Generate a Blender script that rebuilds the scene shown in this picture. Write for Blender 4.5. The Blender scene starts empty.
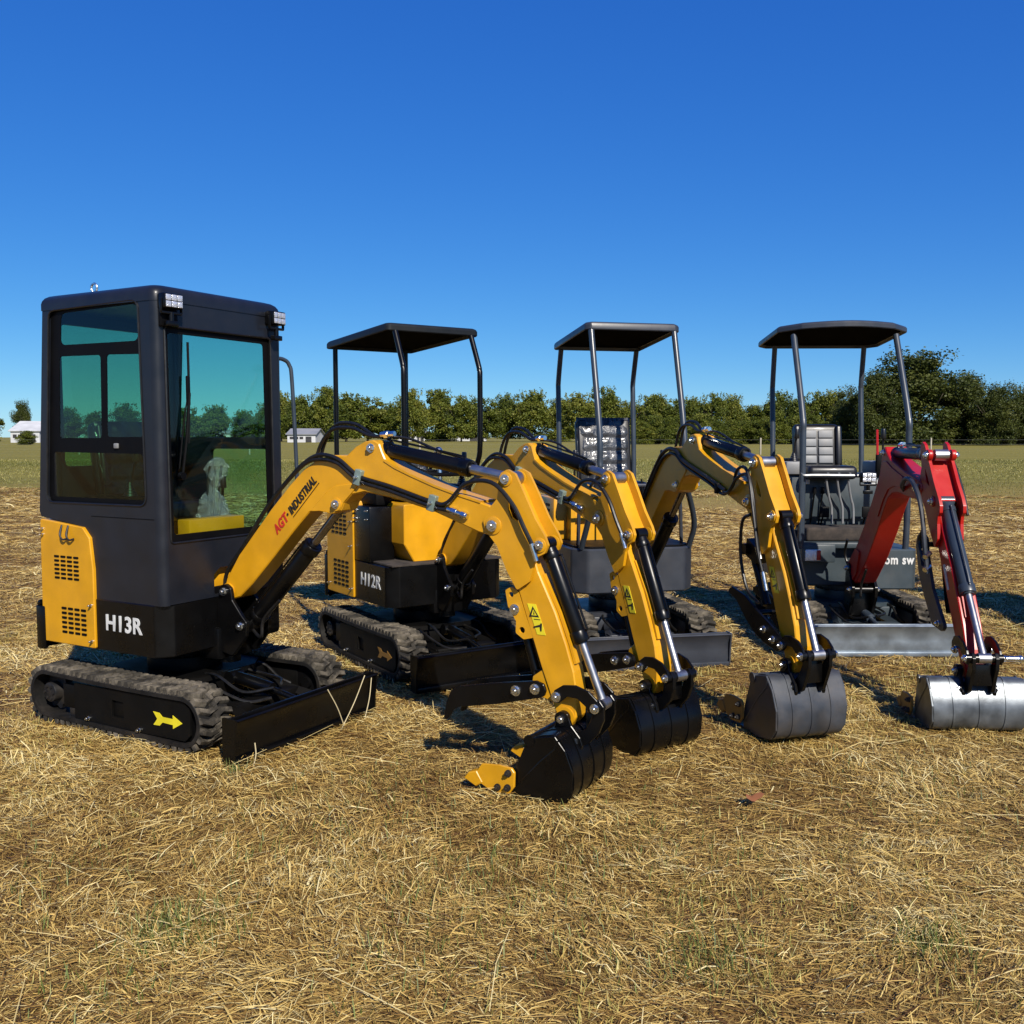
import bpy, bmesh, math, random
import numpy as np
from mathutils import Vector, Matrix, noise
from mathutils.geometry import tessellate_polygon

rnd = random.Random(7)
NR = np.random.default_rng(11)
scene = bpy.context.scene
COL = scene.collection
R = math.radians

# ------------------------------------------------------------------ helpers
def link(o, parent=None):
    COL.objects.link(o)
    if parent is not None:
        o.parent = parent
    return o

def empty(name, loc, rz, label, cat, group=None):
    o = bpy.data.objects.new(name, None)
    o.empty_display_size = 0.2
    o.location = loc
    o.rotation_euler = (0, 0, rz)
    o['label'] = label
    o['category'] = cat
    if group:
        o['group'] = group
    return link(o)

def tag(o, label, cat, group=None, kind=None):
    o['label'] = label
    if cat: o['category'] = cat
    if group: o['group'] = group
    if kind: o['kind'] = kind
    return o

def rounded(pts, r, n=4):
    """round the corners of a closed 2D polygon"""
    out = []
    m = len(pts)
    for i in range(m):
        p0 = Vector(pts[i - 1]); p1 = Vector(pts[i]); p2 = Vector(pts[(i + 1) % m])
        a = p0 - p1; b = p2 - p1
        la, lb = a.length, b.length
        if la < 1e-6 or lb < 1e-6:
            continue
        ang = a.angle(b, math.pi)
        if ang > R(172):
            out.append(p1); continue
        t = min(r / max(math.tan(ang / 2), .05), la * .45, lb * .45)
        q0 = p1 + a / la * t; q2 = p1 + b / lb * t
        for k in range(n + 1):
            u = k / n
            out.append(q0 * (1 - u) ** 2 + p1 * 2 * u * (1 - u) + q2 * u * u)
    return [(p[0], p[1]) for p in out]

def circ(cx, cz, r, n=20):
    return [(cx + r * math.cos(2 * math.pi * k / n), cz + r * math.sin(2 * math.pi * k / n)) for k in range(n)]

def smooth_path(pts, k=6):
    P = [Vector(p) for p in pts]
    if len(P) < 3: return P
    out = []
    for i in range(len(P) - 1):
        p0 = P[i - 1] if i else P[0] * 2 - P[1]
        p1, p2 = P[i], P[i + 1]
        p3 = P[i + 2] if i + 2 < len(P) else P[-1] * 2 - P[-2]
        for j in range(k):
            t = j / k
            out.append(.5 * ((2 * p1) + (p2 - p0) * t + (2 * p0 - 5 * p1 + 4 * p2 - p3) * t * t + (3 * p1 - p0 - 3 * p2 + p3) * t ** 3))
    out.append(P[-1])
    return out

class MB:
    def __init__(s):
        s.bm = bmesh.new()
        s.M = Matrix.Identity(4)
    def _add(s, verts):
        for v in verts:
            v.co = s.M @ v.co
    def box(s, x0, x1, y0, y1, z0, z1, bev=0.0, seg=2, taper=None):
        r = bmesh.ops.create_cube(s.bm, size=1)
        vs = r['verts']
        for v in vs:
            v.co = Vector(((x0 + x1) / 2 + v.co.x * (x1 - x0), (y0 + y1) / 2 + v.co.y * (y1 - y0), (z0 + z1) / 2 + v.co.z * (z1 - z0)))
        if bev > 0:
            es = list({e for v in vs for e in v.link_edges})
            rr = bmesh.ops.bevel(s.bm, geom=es, offset=bev, segments=seg, affect='EDGES', profile=.5)
            vs = list({v for f in rr['faces'] for v in f.verts} | {v for v in vs if v.is_valid})
        s._add(vs)
        return s
    def cyl(s, p0, p1, r, r2=None, seg=20, bev=0):
        p0 = Vector(p0); p1 = Vector(p1); d = p1 - p0
        rr = bmesh.ops.create_cone(s.bm, cap_ends=True, segments=seg, radius1=r, radius2=r if r2 is None else r2, depth=d.length)
        q = Vector((0, 0, 1)).rotation_difference(d.normalized()).to_matrix().to_4x4()
        mt = Matrix.Translation((p0 + p1) / 2) @ q
        vs = rr['verts']
        if bev:
            es = [e for e in {e for v in vs for e in v.link_edges} if len([f for f in e.link_faces if len(f.verts) > 4]) == 1]
            b = bmesh.ops.bevel(s.bm, geom=es, offset=bev, segments=2, affect='EDGES', profile=.5)
            vs = list({v for f in b['faces'] for v in f.verts} | {v for v in vs if v.is_valid})
        for v in vs:
            v.co = mt @ v.co
        s._add(vs)
        return s
    def sphere(s, c, r, sc=(1, 1, 1), seg=16):
        rr = bmesh.ops.create_uvsphere(s.bm, u_segments=seg, v_segments=seg // 2 + 2, radius=r)
        for v in rr['verts']:
            v.co = Vector((v.co.x * sc[0] + c[0], v.co.y * sc[1] + c[1], v.co.z * sc[2] + c[2]))
        s._add(rr['verts'])
        return s
    def tube(s, pts, r, seg=8, smooth=True, k=6, prof=None):
        P = smooth_path(pts, k) if smooth else [Vector(p) for p in pts]
        rings = []
        prev = None
        for i, p in enumerate(P):
            if i == 0: d = P[1] - P[0]
            elif i == len(P) - 1: d = P[-1] - P[-2]
            else: d = (P[i + 1] - P[i]).normalized() + (P[i] - P[i - 1]).normalized()
            d.normalize()
            if prev is None:
                up = Vector((0, 0, 1)) if abs(d.z) < .9 else Vector((0, 1, 0))
                u = d.cross(up).normalized()
            else:
                u = prev - d * prev.dot(d); u.normalize()
            prev = u
            w = d.cross(u)
            rr = r(i / (len(P) - 1)) if callable(r) else r
            rings.append([s.bm.verts.new(s.M @ (p + (u * math.cos(2 * math.pi * a / seg) + w * math.sin(2 * math.pi * a / seg)) * rr)) for a in range(seg)])
        for a, b in zip(rings, rings[1:]):
            for i in range(seg):
                j = (i + 1) % seg
                s.bm.faces.new((a[i], a[j], b[j], b[i]))
        s.bm.faces.new(rings[0][::-1]); s.bm.faces.new(rings[-1])
        return s
    def plate(s, outline, y0, y1, holes=(), bev=0.0, axis='y'):
        """extrude a 2D outline (with holes). axis y: outline in xz; axis x: outline in yz; axis z: outline in xy"""
        def mk(a, b, t):
            if axis == 'y': return Vector((a, t, b))
            if axis == 'x': return Vector((t, a, b))
            return Vector((a, b, t))
        loops = [list(outline)] + [list(h) for h in holes]
        if bev <= 0 or holes:
            vv = [[(s.bm.verts.new(s.M @ mk(p[0], p[1], y0)), s.bm.verts.new(s.M @ mk(p[0], p[1], y1))) for p in L] for L in loops]
            flat = [v for L in vv for v in L]
            tris = tessellate_polygon([[Vector((p[0], p[1], 0)) for p in L] for L in loops])
            for t in tris:
                if len(set(t)) < 3: continue
                try:
                    s.bm.faces.new([flat[i][0] for i in t]); s.bm.faces.new([flat[i][1] for i in reversed(t)])
                except ValueError: pass
            for L in vv:
                n = len(L)
                for i in range(n):
                    j = (i + 1) % n
                    s.bm.faces.new((L[i][0], L[j][0], L[j][1], L[i][1]))
        else:
            n = len(outline)
            # area sign
            A = sum(outline[i][0] * outline[(i + 1) % n][1] - outline[(i + 1) % n][0] * outline[i][1] for i in range(n))
            ins = []
            for i in range(n):
                p0 = Vector(outline[i - 1]); p1 = Vector(outline[i]); p2 = Vector(outline[(i + 1) % n])
                d1 = (p1 - p0).normalized(); d2 = (p2 - p1).normalized()
                n1 = Vector((-d1.y, d1.x)); n2 = Vector((-d2.y, d2.x))
                nn = n1 + n2
                nn = nn.normalized() if nn.length > 1e-5 else n1
                c = max(nn.dot(n1), .5)
                ins.append(p1 + nn * (bev / c) * (1 if A > 0 else -1))
            sg = 1 if y1 > y0 else -1
            lay = [(ins, y0), ([Vector(p) for p in outline], y0 + bev * sg), ([Vector(p) for p in outline], y1 - bev * sg), (ins, y1)]
            vv = [[s.bm.verts.new(s.M @ mk(p[0], p[1], t)) for p in L] for L, t in lay]
            for a, b in zip(vv, vv[1:]):
                for i in range(n):
                    j = (i + 1) % n
                    s.bm.faces.new((a[i], a[j], b[j], b[i]))
            tris = tessellate_polygon([[Vector((p[0], p[1], 0)) for p in ins]])
            for t in tris:
                if len(set(t)) < 3: continue
                try:
                    s.bm.faces.new([vv[0][i] for i in t]); s.bm.faces.new([vv[3][i] for i in reversed(t)])
                except ValueError: pass
        return s
    def sheet(s, path, y0, y1, th):
        """bent sheet: path of xz points extruded along y with a thickness"""
        n = len(path)
        off = []
        for i in range(n):
            a = Vector(path[max(i - 1, 0)]); b = Vector(path[min(i + 1, n - 1)])
            d = (b - a).normalized()
            off.append((path[i][0] - d.y * th, path[i][1] + d.x * th))
        return s.plate(list(path) + off[::-1], y0, y1)
    def build(s, name, mat, parent=None, angle=38, label=None):
        bm = s.bm
        bmesh.ops.remove_doubles(bm, verts=bm.verts, dist=1e-6)
        bmesh.ops.recalc_face_normals(bm, faces=bm.faces)
        for f in bm.faces: f.smooth = True
        for e in bm.edges:
            if len(e.link_faces) == 2:
                if e.calc_face_angle(0) > R(angle): e.smooth = False
            else:
                e.smooth = False
        me = bpy.data.meshes.new(name)
        bm.to_mesh(me); bm.free()
        me.materials.append(mat)
        o = bpy.data.objects.new(name, me)
        if label: o['label'] = label
        return link(o, parent)

def text_mesh(name, body, size, mat, parent, origin, ux, uz, sx=1.0, bold=.02, depth=.0015, label=None, shear=0.0, align='LEFT', sp=1.12):
    """letters as real thin mesh: origin = lower left, ux = reading direction, uz = up direction"""
    cu = bpy.data.curves.new('lettering', 'FONT')
    cu.body = body; cu.size = size; cu.offset = bold * size; cu.extrude = depth; cu.shear = shear; cu.align_x = align; cu.space_character = sp
    cu.resolution_u = 4
    t = bpy.data.objects.new('lettering', cu)
    COL.objects.link(t)
    dg = bpy.context.evaluated_depsgraph_get()
    me = bpy.data.meshes.new_from_object(t.evaluated_get(dg))
    bpy.data.objects.remove(t); bpy.data.curves.remove(cu)
    ux = Vector(ux).normalized(); uz = Vector(uz).normalized(); un = ux.cross(uz)
    mt = Matrix((ux * sx, uz, un)).transposed().to_4x4()
    mt.translation = Vector(origin)
    me.transform(mt)
    me.materials.clear(); me.materials.append(mat)
    me.name = name
    o = bpy.data.objects.new(name, me)
    if label: o['label'] = label
    return link(o, parent)

# ------------------------------------------------------------------ materials
ALB = .72     # base colours are set for the exposure used below
def nodes_of(name):
    m = bpy.data.materials.new(name); m.use_nodes = True
    nt = m.node_tree
    b = nt.nodes['Principled BSDF']
    return m, nt, b

def N(nt, t, **kw):
    n = nt.nodes.new(t)
    for k, v in kw.items(): setattr(n, k, v)
    return n

def paint(name, col, rough=.35, metal=0.0, dust=.25, dustcol=(.30, .22, .13), coat=0.0, vary=.12, bump=.02, scale=9.0, spec=.5):
    m, nt, b = nodes_of(name)
    if metal < .5: col = tuple(v * ALB for v in col)
    dustcol = tuple(v * ALB for v in dustcol)
    L = nt.links.new
    tc = N(nt, 'ShaderNodeTexCoord')
    n1 = N(nt, 'ShaderNodeTexNoise'); n1.inputs['Scale'].default_value = scale; n1.inputs['Detail'].default_value = 6
    n2 = N(nt, 'ShaderNodeTexNoise'); n2.inputs['Scale'].default_value = scale * 14; n2.inputs['Detail'].default_value = 3
    L(tc.outputs['Object'], n1.inputs['Vector']); L(tc.outputs['Object'], n2.inputs['Vector'])
    r1 = N(nt, 'ShaderNodeMapRange'); r1.inputs['From Min'].default_value = .35; r1.inputs['From Max'].default_value = .7
    r1.inputs['To Min'].default_value = 1 - vary; r1.inputs['To Max'].default_value = 1 + vary
    L(n1.outputs['Fac'], r1.inputs['Value'])
    mul = N(nt, 'ShaderNodeVectorMath', operation='SCALE'); mul.inputs[0].default_value = col
    L(r1.outputs['Result'], mul.inputs['Scale'])
    # dust gathers in patches
    n3 = N(nt, 'ShaderNodeTexNoise'); n3.inputs['Scale'].default_value = scale * .6; n3.inputs['Detail'].default_value = 9; n3.inputs['Roughness'].default_value = .7
    L(tc.outputs['Object'], n3.inputs['Vector'])
    r3 = N(nt, 'ShaderNodeMapRange'); r3.inputs['From Min'].default_value = .45; r3.inputs['From Max'].default_value = .8
    r3.inputs['To Max'].default_value = dust
    L(n3.outputs['Fac'], r3.inputs['Value'])
    mx = N(nt, 'ShaderNodeMix', data_type='RGBA'); mx.inputs['B'].default_value = (*dustcol, 1)
    L(r3.outputs['Result'], mx.inputs['Factor']); L(mul.outputs[0], mx.inputs['A'])
    L(mx.outputs['Result'], b.inputs['Base Color'])
    rr = N(nt, 'ShaderNodeMapRange'); rr.inputs['To Min'].default_value = max(rough - .1, .05); rr.inputs['To Max'].default_value = rough + .18
    L(n1.outputs['Fac'], rr.inputs['Value']); L(rr.outputs['Result'], b.inputs['Roughness'])
    b.inputs['Metallic'].default_value = metal
    b.inputs['Specular IOR Level'].default_value = spec
    b.inputs['Coat Weight'].default_value = coat
    b.inputs['Coat Roughness'].default_value = .12
    bp = N(nt, 'ShaderNodeBump'); bp.inputs['Strength'].default_value = bump * 6; bp.inputs['Distance'].default_value = .002
    L(n2.outputs['Fac'], bp.inputs['Height']); L(bp.outputs['Normal'], b.inputs['Normal'])
    return m

def glass_mat(name, tint, rough=.03, opacity=1.0, gloss=.12):
    m = bpy.data.materials.new(name); m.use_nodes = True
    nt = m.node_tree; nt.nodes.clear(); L = nt.links.new
    out = N(nt, 'ShaderNodeOutputMaterial')
    tr = N(nt, 'ShaderNodeBsdfTransparent'); tr.inputs['Color'].default_value = (*tint, 1)
    gl = N(nt, 'ShaderNodeBsdfGlossy'); gl.inputs['Roughness'].default_value = rough; gl.inputs['Color'].default_value = (.9, .95, .95, 1)
    fr = N(nt, 'ShaderNodeFresnel'); fr.inputs['IOR'].default_value = 1.45
    mx = N(nt, 'ShaderNodeMixShader')
    ge = N(nt, 'ShaderNodeNewGeometry'); iv = N(nt, 'ShaderNodeMath', operation='SUBTRACT'); iv.inputs[0].default_value = 1; L(ge.outputs['Backfacing'], iv.inputs[1])
    fm = N(nt, 'ShaderNodeMath', operation='MULTIPLY'); L(fr.outputs[0], fm.inputs[0]); L(iv.outputs[0], fm.inputs[1])
    L(fm.outputs[0], mx.inputs['Fac']); L(tr.outputs[0], mx.inputs[1]); L(gl.outputs[0], mx.inputs[2]); L(mx.outputs[0], out.inputs['Surface'])
    return m

YEL = paint('yellow_paint', (.76, .365, .007), .33, dust=.20, dustcol=(.36, .20, .06), coat=.12, vary=.11, bump=.014, scale=7)
DGREY = paint('dark_grey_paint', (.0115, .014, .021), .32, dust=.02, coat=.12, bump=.006, spec=.35)
BLACK = paint('black_paint', (.0028, .0028, .003), .26, dust=.006, coat=.0, vary=.2, bump=.008, spec=.28)
UCB = paint('undercarriage_black', (.0035, .0035, .0035), .5, dust=.02, spec=.12)
SHADEB = paint('canopy_shade_black', (.002, .002, .0022), .95, dust=.0, spec=.02)  # near-black colour standing in for the shade under the canopies
CANB = paint('black_canopy', (.010, .013, .016), .45, dust=.03, spec=.25)
FLATB = paint('matt_black', (.003, .003, .0035), .5, dust=.008, spec=.12)
SLATE = paint('slate_grey_paint', (.034, .040, .054), .38, dust=.07, coat=.08, bump=.01)
TUBEG = paint('grey_blue_tube', (.036, .050, .070), .34, dust=.03, coat=.08, bump=.003)
TEALG = paint('blue_grey_panel', (.042, .060, .072), .4, dust=.10)
RED = paint('red_paint', (.50, .007, .002), .34, dust=.02, coat=.0, vary=.06, bump=.004)
CHROME = paint('chrome_rod', (.36, .36, .37), .36, metal=1.0, dust=.05, vary=.03, bump=0, scale=20)
ZINC = paint('zinc_bolt', (.66, .68, .68), .2, metal=1.0, dust=.02, vary=.1, scale=40, bump=0)
GALV = paint('bare_steel_blade', (.24, .28, .32), .36, metal=.7, dust=.12, vary=.25, bump=.01)
HOSE = paint('black_hose', (.006, .006, .006), .38, dust=.04, vary=.2, scale=30)
RUBBER = paint('dusty_rubber', (.045, .040, .032), .85, dust=.9, dustcol=(.40, .34, .25), vary=.4, bump=.09, scale=13, spec=.2)
DARKMET = paint('dark_metal', (.02, .02, .022), .45, metal=.3, dust=.22, vary=.3, scale=14)
WHITEP = paint('white_lettering', (.75, .76, .74), .5, dust=.1)
REDL = paint('red_lettering', (.6, .03, .015), .5, dust=.02)
BLKL = paint('black_lettering', (.012, .010, .010), .5, dust=.02)
LABELY = paint('yellow_sticker', (.85, .72, .02), .45, dust=.04)
CLAMP = paint('zinc_green_clamp', (.28, .37, .33), .35, metal=.4, dust=.15)
VINYL = paint('black_vinyl', (.006, .006, .007), .35, dust=.03, coat=.1)
FOAM = paint('grey_plastic_cover', (.055, .06, .07), .25, dust=.05, coat=.6, vary=.5, bump=.35, scale=7)
LGREY = paint('light_grey_plastic', (.24, .25, .26), .5, dust=.2)
BELT = paint('black_rubber_belt', (.010, .0095, .009), .6, dust=.25, dustcol=(.16, .13, .10), vary=.3, spec=.2)
MAT_FLOOR = paint('dusty_floor_mat', (.035, .028, .024), .9, dust=.35, dustcol=(.20, .15, .11), vary=.4, scale=16)
BUCKG = paint('worn_grey_bucket', (.046, .053, .066), .40, metal=.2, dust=.20, vary=.3, bump=.02)
SILV = paint('silver_bucket', (.13, .145, .16), .38, metal=.7, dust=.25, dustcol=(.05, .045, .04), vary=.45, bump=.02)
GOLDD = paint('dull_yellow_cutter', (.34, .17, .02), .5, dust=.3)
BLUEP = paint('blue_plug', (.02, .07, .25), .5, dust=.2)
GLASS_F = glass_mat('teal_windshield', (.82, .90, .85))
GLASS_D = glass_mat('teal_door_glass', (.63, .87, .80))
GLASS_S = glass_mat('teal_side_glass', (.58, .77, .66))
LENS = paint('lamp_lens', (.75, .76, .78), .12, metal=.6, dust=0, bump=.3, scale=12)
WRAP = glass_mat('clear_plastic_wrap', (.80, .82, .84), rough=.22)
def fix_wrap():
    nt = WRAP.node_tree
    df = N(nt, 'ShaderNodeBsdfDiffuse'); df.inputs['Color'].default_value = (.55, .57, .60, 1); m2_ = N(nt, 'ShaderNodeMixShader'); m2_.inputs[0].default_value = .08
    out_ = [x for x in nt.nodes if x.type == 'OUTPUT_MATERIAL'][0]; src_ = out_.inputs['Surface'].links[0].from_socket
    nt.links.new(src_, m2_.inputs[1]); nt.links.new(df.outputs[0], m2_.inputs[2]); nt.links.new(m2_.outputs[0], out_.inputs['Surface'])
    b = N(nt, 'ShaderNodeBump'); n = N(nt, 'ShaderNodeTexNoise'); n.inputs['Scale'].default_value = 34
    nt.links.new(n.outputs['Fac'], b.inputs['Height']); b.inputs['Distance'].default_value = .02; b.inputs['Strength'].default_value = 1
    g = [x for x in nt.nodes if x.type == 'BSDF_GLOSSY'][0]; nt.links.new(b.outputs['Normal'], g.inputs['Normal'])
    fr = [x for x in nt.nodes if x.type == 'FRESNEL'][0]; fr.inputs['IOR'].default_value = 2.8; nt.links.new(b.outputs['Normal'], fr.inputs['Normal'])
fix_wrap()

# ------------------------------------------------------------------ excavator pins (side profile of the boom group, metres)
PB = dict(foot=(.384, .685), cylfoot=(.491, .521), cyltop=(1.086, 1.142), lug=(1.285, 1.401), armpiv=(1.929, 1.083))
PA = dict(armpiv=(1.929, 1.083), armtop=(1.987, 1.277), bctop=(2.146, 1.012), linkarm=(2.231, .401), bktpin=(2.256, .314))

def rot2(p, c, a):
    x, z = p[0] - c[0], p[1] - c[1]
    return (c[0] + x * math.cos(a) - z * math.sin(a), c[1] + x * math.sin(a) + z * math.cos(a))

def posed(db, da, s):
    B = {k: (v if k in ('foot', 'cylfoot') else rot2(v, PB['foot'], db)) for k, v in PB.items()}
    ap = B['armpiv']
    A = {k: rot2((v[0] - PA['armpiv'][0] + ap[0], v[1] - PA['armpiv'][1] + ap[1]), ap, da) for k, v in PA.items()}
    sc = lambda D: {k: (v[0] * s, v[1] * s) for k, v in D.items()}
    return sc(B), sc(A)

def affine(src, dst):
    ks = [k for k in src if k in dst]
    S = np.array([[*src[k], 1] for k in ks]); D = np.array([dst[k] for k in ks])
    X, *_ = np.linalg.lstsq(S, D, rcond=None)
    return lambda p: tuple(float(v) for v in (np.array([p[0], p[1], 1]) @ X))

BOOM = [(.362, .715), (.372, .745), (.461, .872), (.567, .985), (.677, 1.103), (.799, 1.222), (.888, 1.298), (.975, 1.348), (1.059, 1.367), (1.145, 1.366),
        (1.196, 1.405), (1.25, 1.430), (1.296, 1.437), (1.330, 1.421), (1.345, 1.385), (1.366, 1.345), (1.417, 1.315), (1.505, 1.281), (1.628, 1.238), (1.747, 1.204),
        (1.898, 1.165), (1.955, 1.13), (1.982, 1.09), (1.965, 1.045), (1.923, 1.035), (1.848, 1.05), (1.747, 1.085), (1.617, 1.130), (1.414, 1.178), (1.245, 1.203),
        (1.17, 1.188), (1.127, 1.150), (1.108, 1.112), (1.06, 1.095), (.984, 1.105), (.92, 1.10), (.824, 1.01), (.671, .855), (.545, .731), (.46, .66), (.40, .64), (.362, .66)]
BOSS = [(1.215, 1.235), (1.166, 1.238), (1.08, 1.226), (1.02, 1.19), (.925, 1.102), (.984, 1.107), (1.06, 1.097), (1.108, 1.115), (1.127, 1.152), (1.168, 1.19)]
ARM_UP = [(1.888, 1.06), (1.878, 1.10), (1.90, 1.145), (1.945, 1.195), (1.950, 1.225), (1.946, 1.262), (1.965, 1.303), (1.995, 1.318), (2.03, 1.300), (2.072, 1.221), (2.123, 1.119),
          (2.170, 1.047), (2.184, 1.012), (2.170, .980), (2.138, .965), (2.118, .93), (2.10, .86), (2.04, .82), (1.99, .90), (1.944, 1.0)]
ARM_HOLE = [(2.004, 1.196), (2.030, 1.150), (2.050, 1.100), (2.012, 1.118), (1.997, 1.155)]
ARM_LOW = [(1.89, 1.055), (1.886, 1.09), (1.905, 1.125), (1.945, 1.13), (2.02, 1.07), (2.10, .985), (2.128, .90), (2.207, .74), (2.256, .612), (2.292, .50), (2.307, .40), (2.303, .315),
           (2.28, .275), (2.245, .272), (2.222, .295), (2.191, .38), (2.141, .509), (2.09, .654), (2.025, .845), (1.944, 1.0)]
TBR = [(1.972, .812), (2.0, .828), (2.035, .81), (2.075, .70), (2.112, .625), (2.06, .612), (2.022, .636), (2.024, .685), (1.985, .745)]
BKT = [(2.148, .215), (2.19, .258), (2.285, .279), (2.33, .225), (2.362, .14), (2.357, .055), (2.312, .004), (2.20, -.018), (2.082, -.006)]
BSIDE = BKT + [(2.098, .10)]
CUT = [(1.915, .052), (1.958, .118), (2.04, .126), (2.098, .122), (2.112, .105), (2.110, .045), (2.088, .014), (2.01, .008)]
LINK = [(2.212, .395), (2.222, .427), (2.26, .452), (2.315, .458), (2.375, .440), (2.412, .408), (2.422, .372), (2.405, .350), (2.378, .352), (2.362, .378), (2.325, .405), (2.28, .408), (2.246, .378), (2.224, .376)]
HLINK = [(2.385, .398), (2.412, .405), (2.432, .38), (2.432, .325), (2.41, .27), (2.37, .225), (2.325, .200), (2.293, .207), (2.286, .235), (2.31, .256), (2.355, .280), (2.380, .33)]
EAR = [(2.230, .305), (2.232, .335), (2.256, .345), (2.280, .335), (2.298, .29), (2.338, .245), (2.348, .215), (2.335, .175), (2.30, .215), (2.25, .235), (2.215, .245)]
THUMB = [(2.178, .416), (2.168, .442), (2.133, .452), (1.917, .415), (1.76, .382), (1.716, .358), (1.692, .30), (1.678, .226), (1.700, .232), (1.728, .275), (1.757, .291), (1.95, .330), (2.145, .382), (2.170, .392)]

def bolt(mb, p, y, r=.016, out=-1):
    """a pin head: washer, hex nut and domed end standing off the face at y"""
    x, z = p; r = r * .84
    mb.cyl((x, y, z), (x, y + out * .005, z), r * 1.35, seg=20)
    mb.cyl((x, y + out * .004, z), (x, y + out * .017, z), r * 1.05, seg=6)
    mb.cyl((x, y + out * .014, z), (x, y + out * .024, z), r * .6, r * .45, seg=12)

def bolts(name, par, mat, lst):
    for (p, y, rr, out) in lst:
        m = MB(); bolt(m, p, y, rr, out); m.build(name, mat, par)

def hyd_cyl(root, name, a, b, rb, rr, frac, mat, rodmat=CHROME, y=0.0, eye=True):
    a3 = Vector((a[0], y, a[1])); b3 = Vector((b[0], y, b[1])); d = (b3 - a3); L = d.length; u = d / L
    m = MB()
    m.cyl((a3.x, y - rb * .95, a3.z), (a3.x, y + rb * .95, a3.z), rb * .95, seg=18)
    m.cyl(a3 + u * rb * .6, a3 + u * L * frac, rb, seg=24, bev=.003)
    m.cyl(a3 + u * (L * frac - .035), a3 + u * (L * frac + .012), rb * 1.13, seg=24, bev=.003)
    m.cyl(a3 + u * (L * frac), a3 + u * (L * frac + .018), rb * .8, seg=20)
    m.cyl(a3 + u * rb * 1.2, a3 + u * (rb * 1.2 + .03), rb * 1.1, seg=24, bev=.003)
    # ports and the hard line along the barrel
    up = Vector((-u.z, 0, u.x))
    if up.z < 0: up = -up
    m.tube([a3 + u * .06 + up * rb, a3 + u * .065 + up * (rb + .012), a3 + u * .09 + up * (rb + .014), a3 + u * (L * frac - .06) + up * (rb + .012), a3 + u * (L * frac - .03) + up * (rb + .010), a3 + u * (L * frac - .025) + up * rb], .005, seg=6, k=3)
    o = m.build(name, mat, root)
    m = MB()
    m.cyl(a3 + u * L * frac, b3 - u * rr, rr, seg=20)
    m.cyl(b3 - u * rr * 2.6, b3, rr * 1.05, seg=16)
    m.cyl((b3.x, y - rr * 1.7, b3.z), (b3.x, y + rr * 1.7, b3.z), rr * 1.45, seg=18)
    m.build('rod', rodmat, o)
    return o

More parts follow.
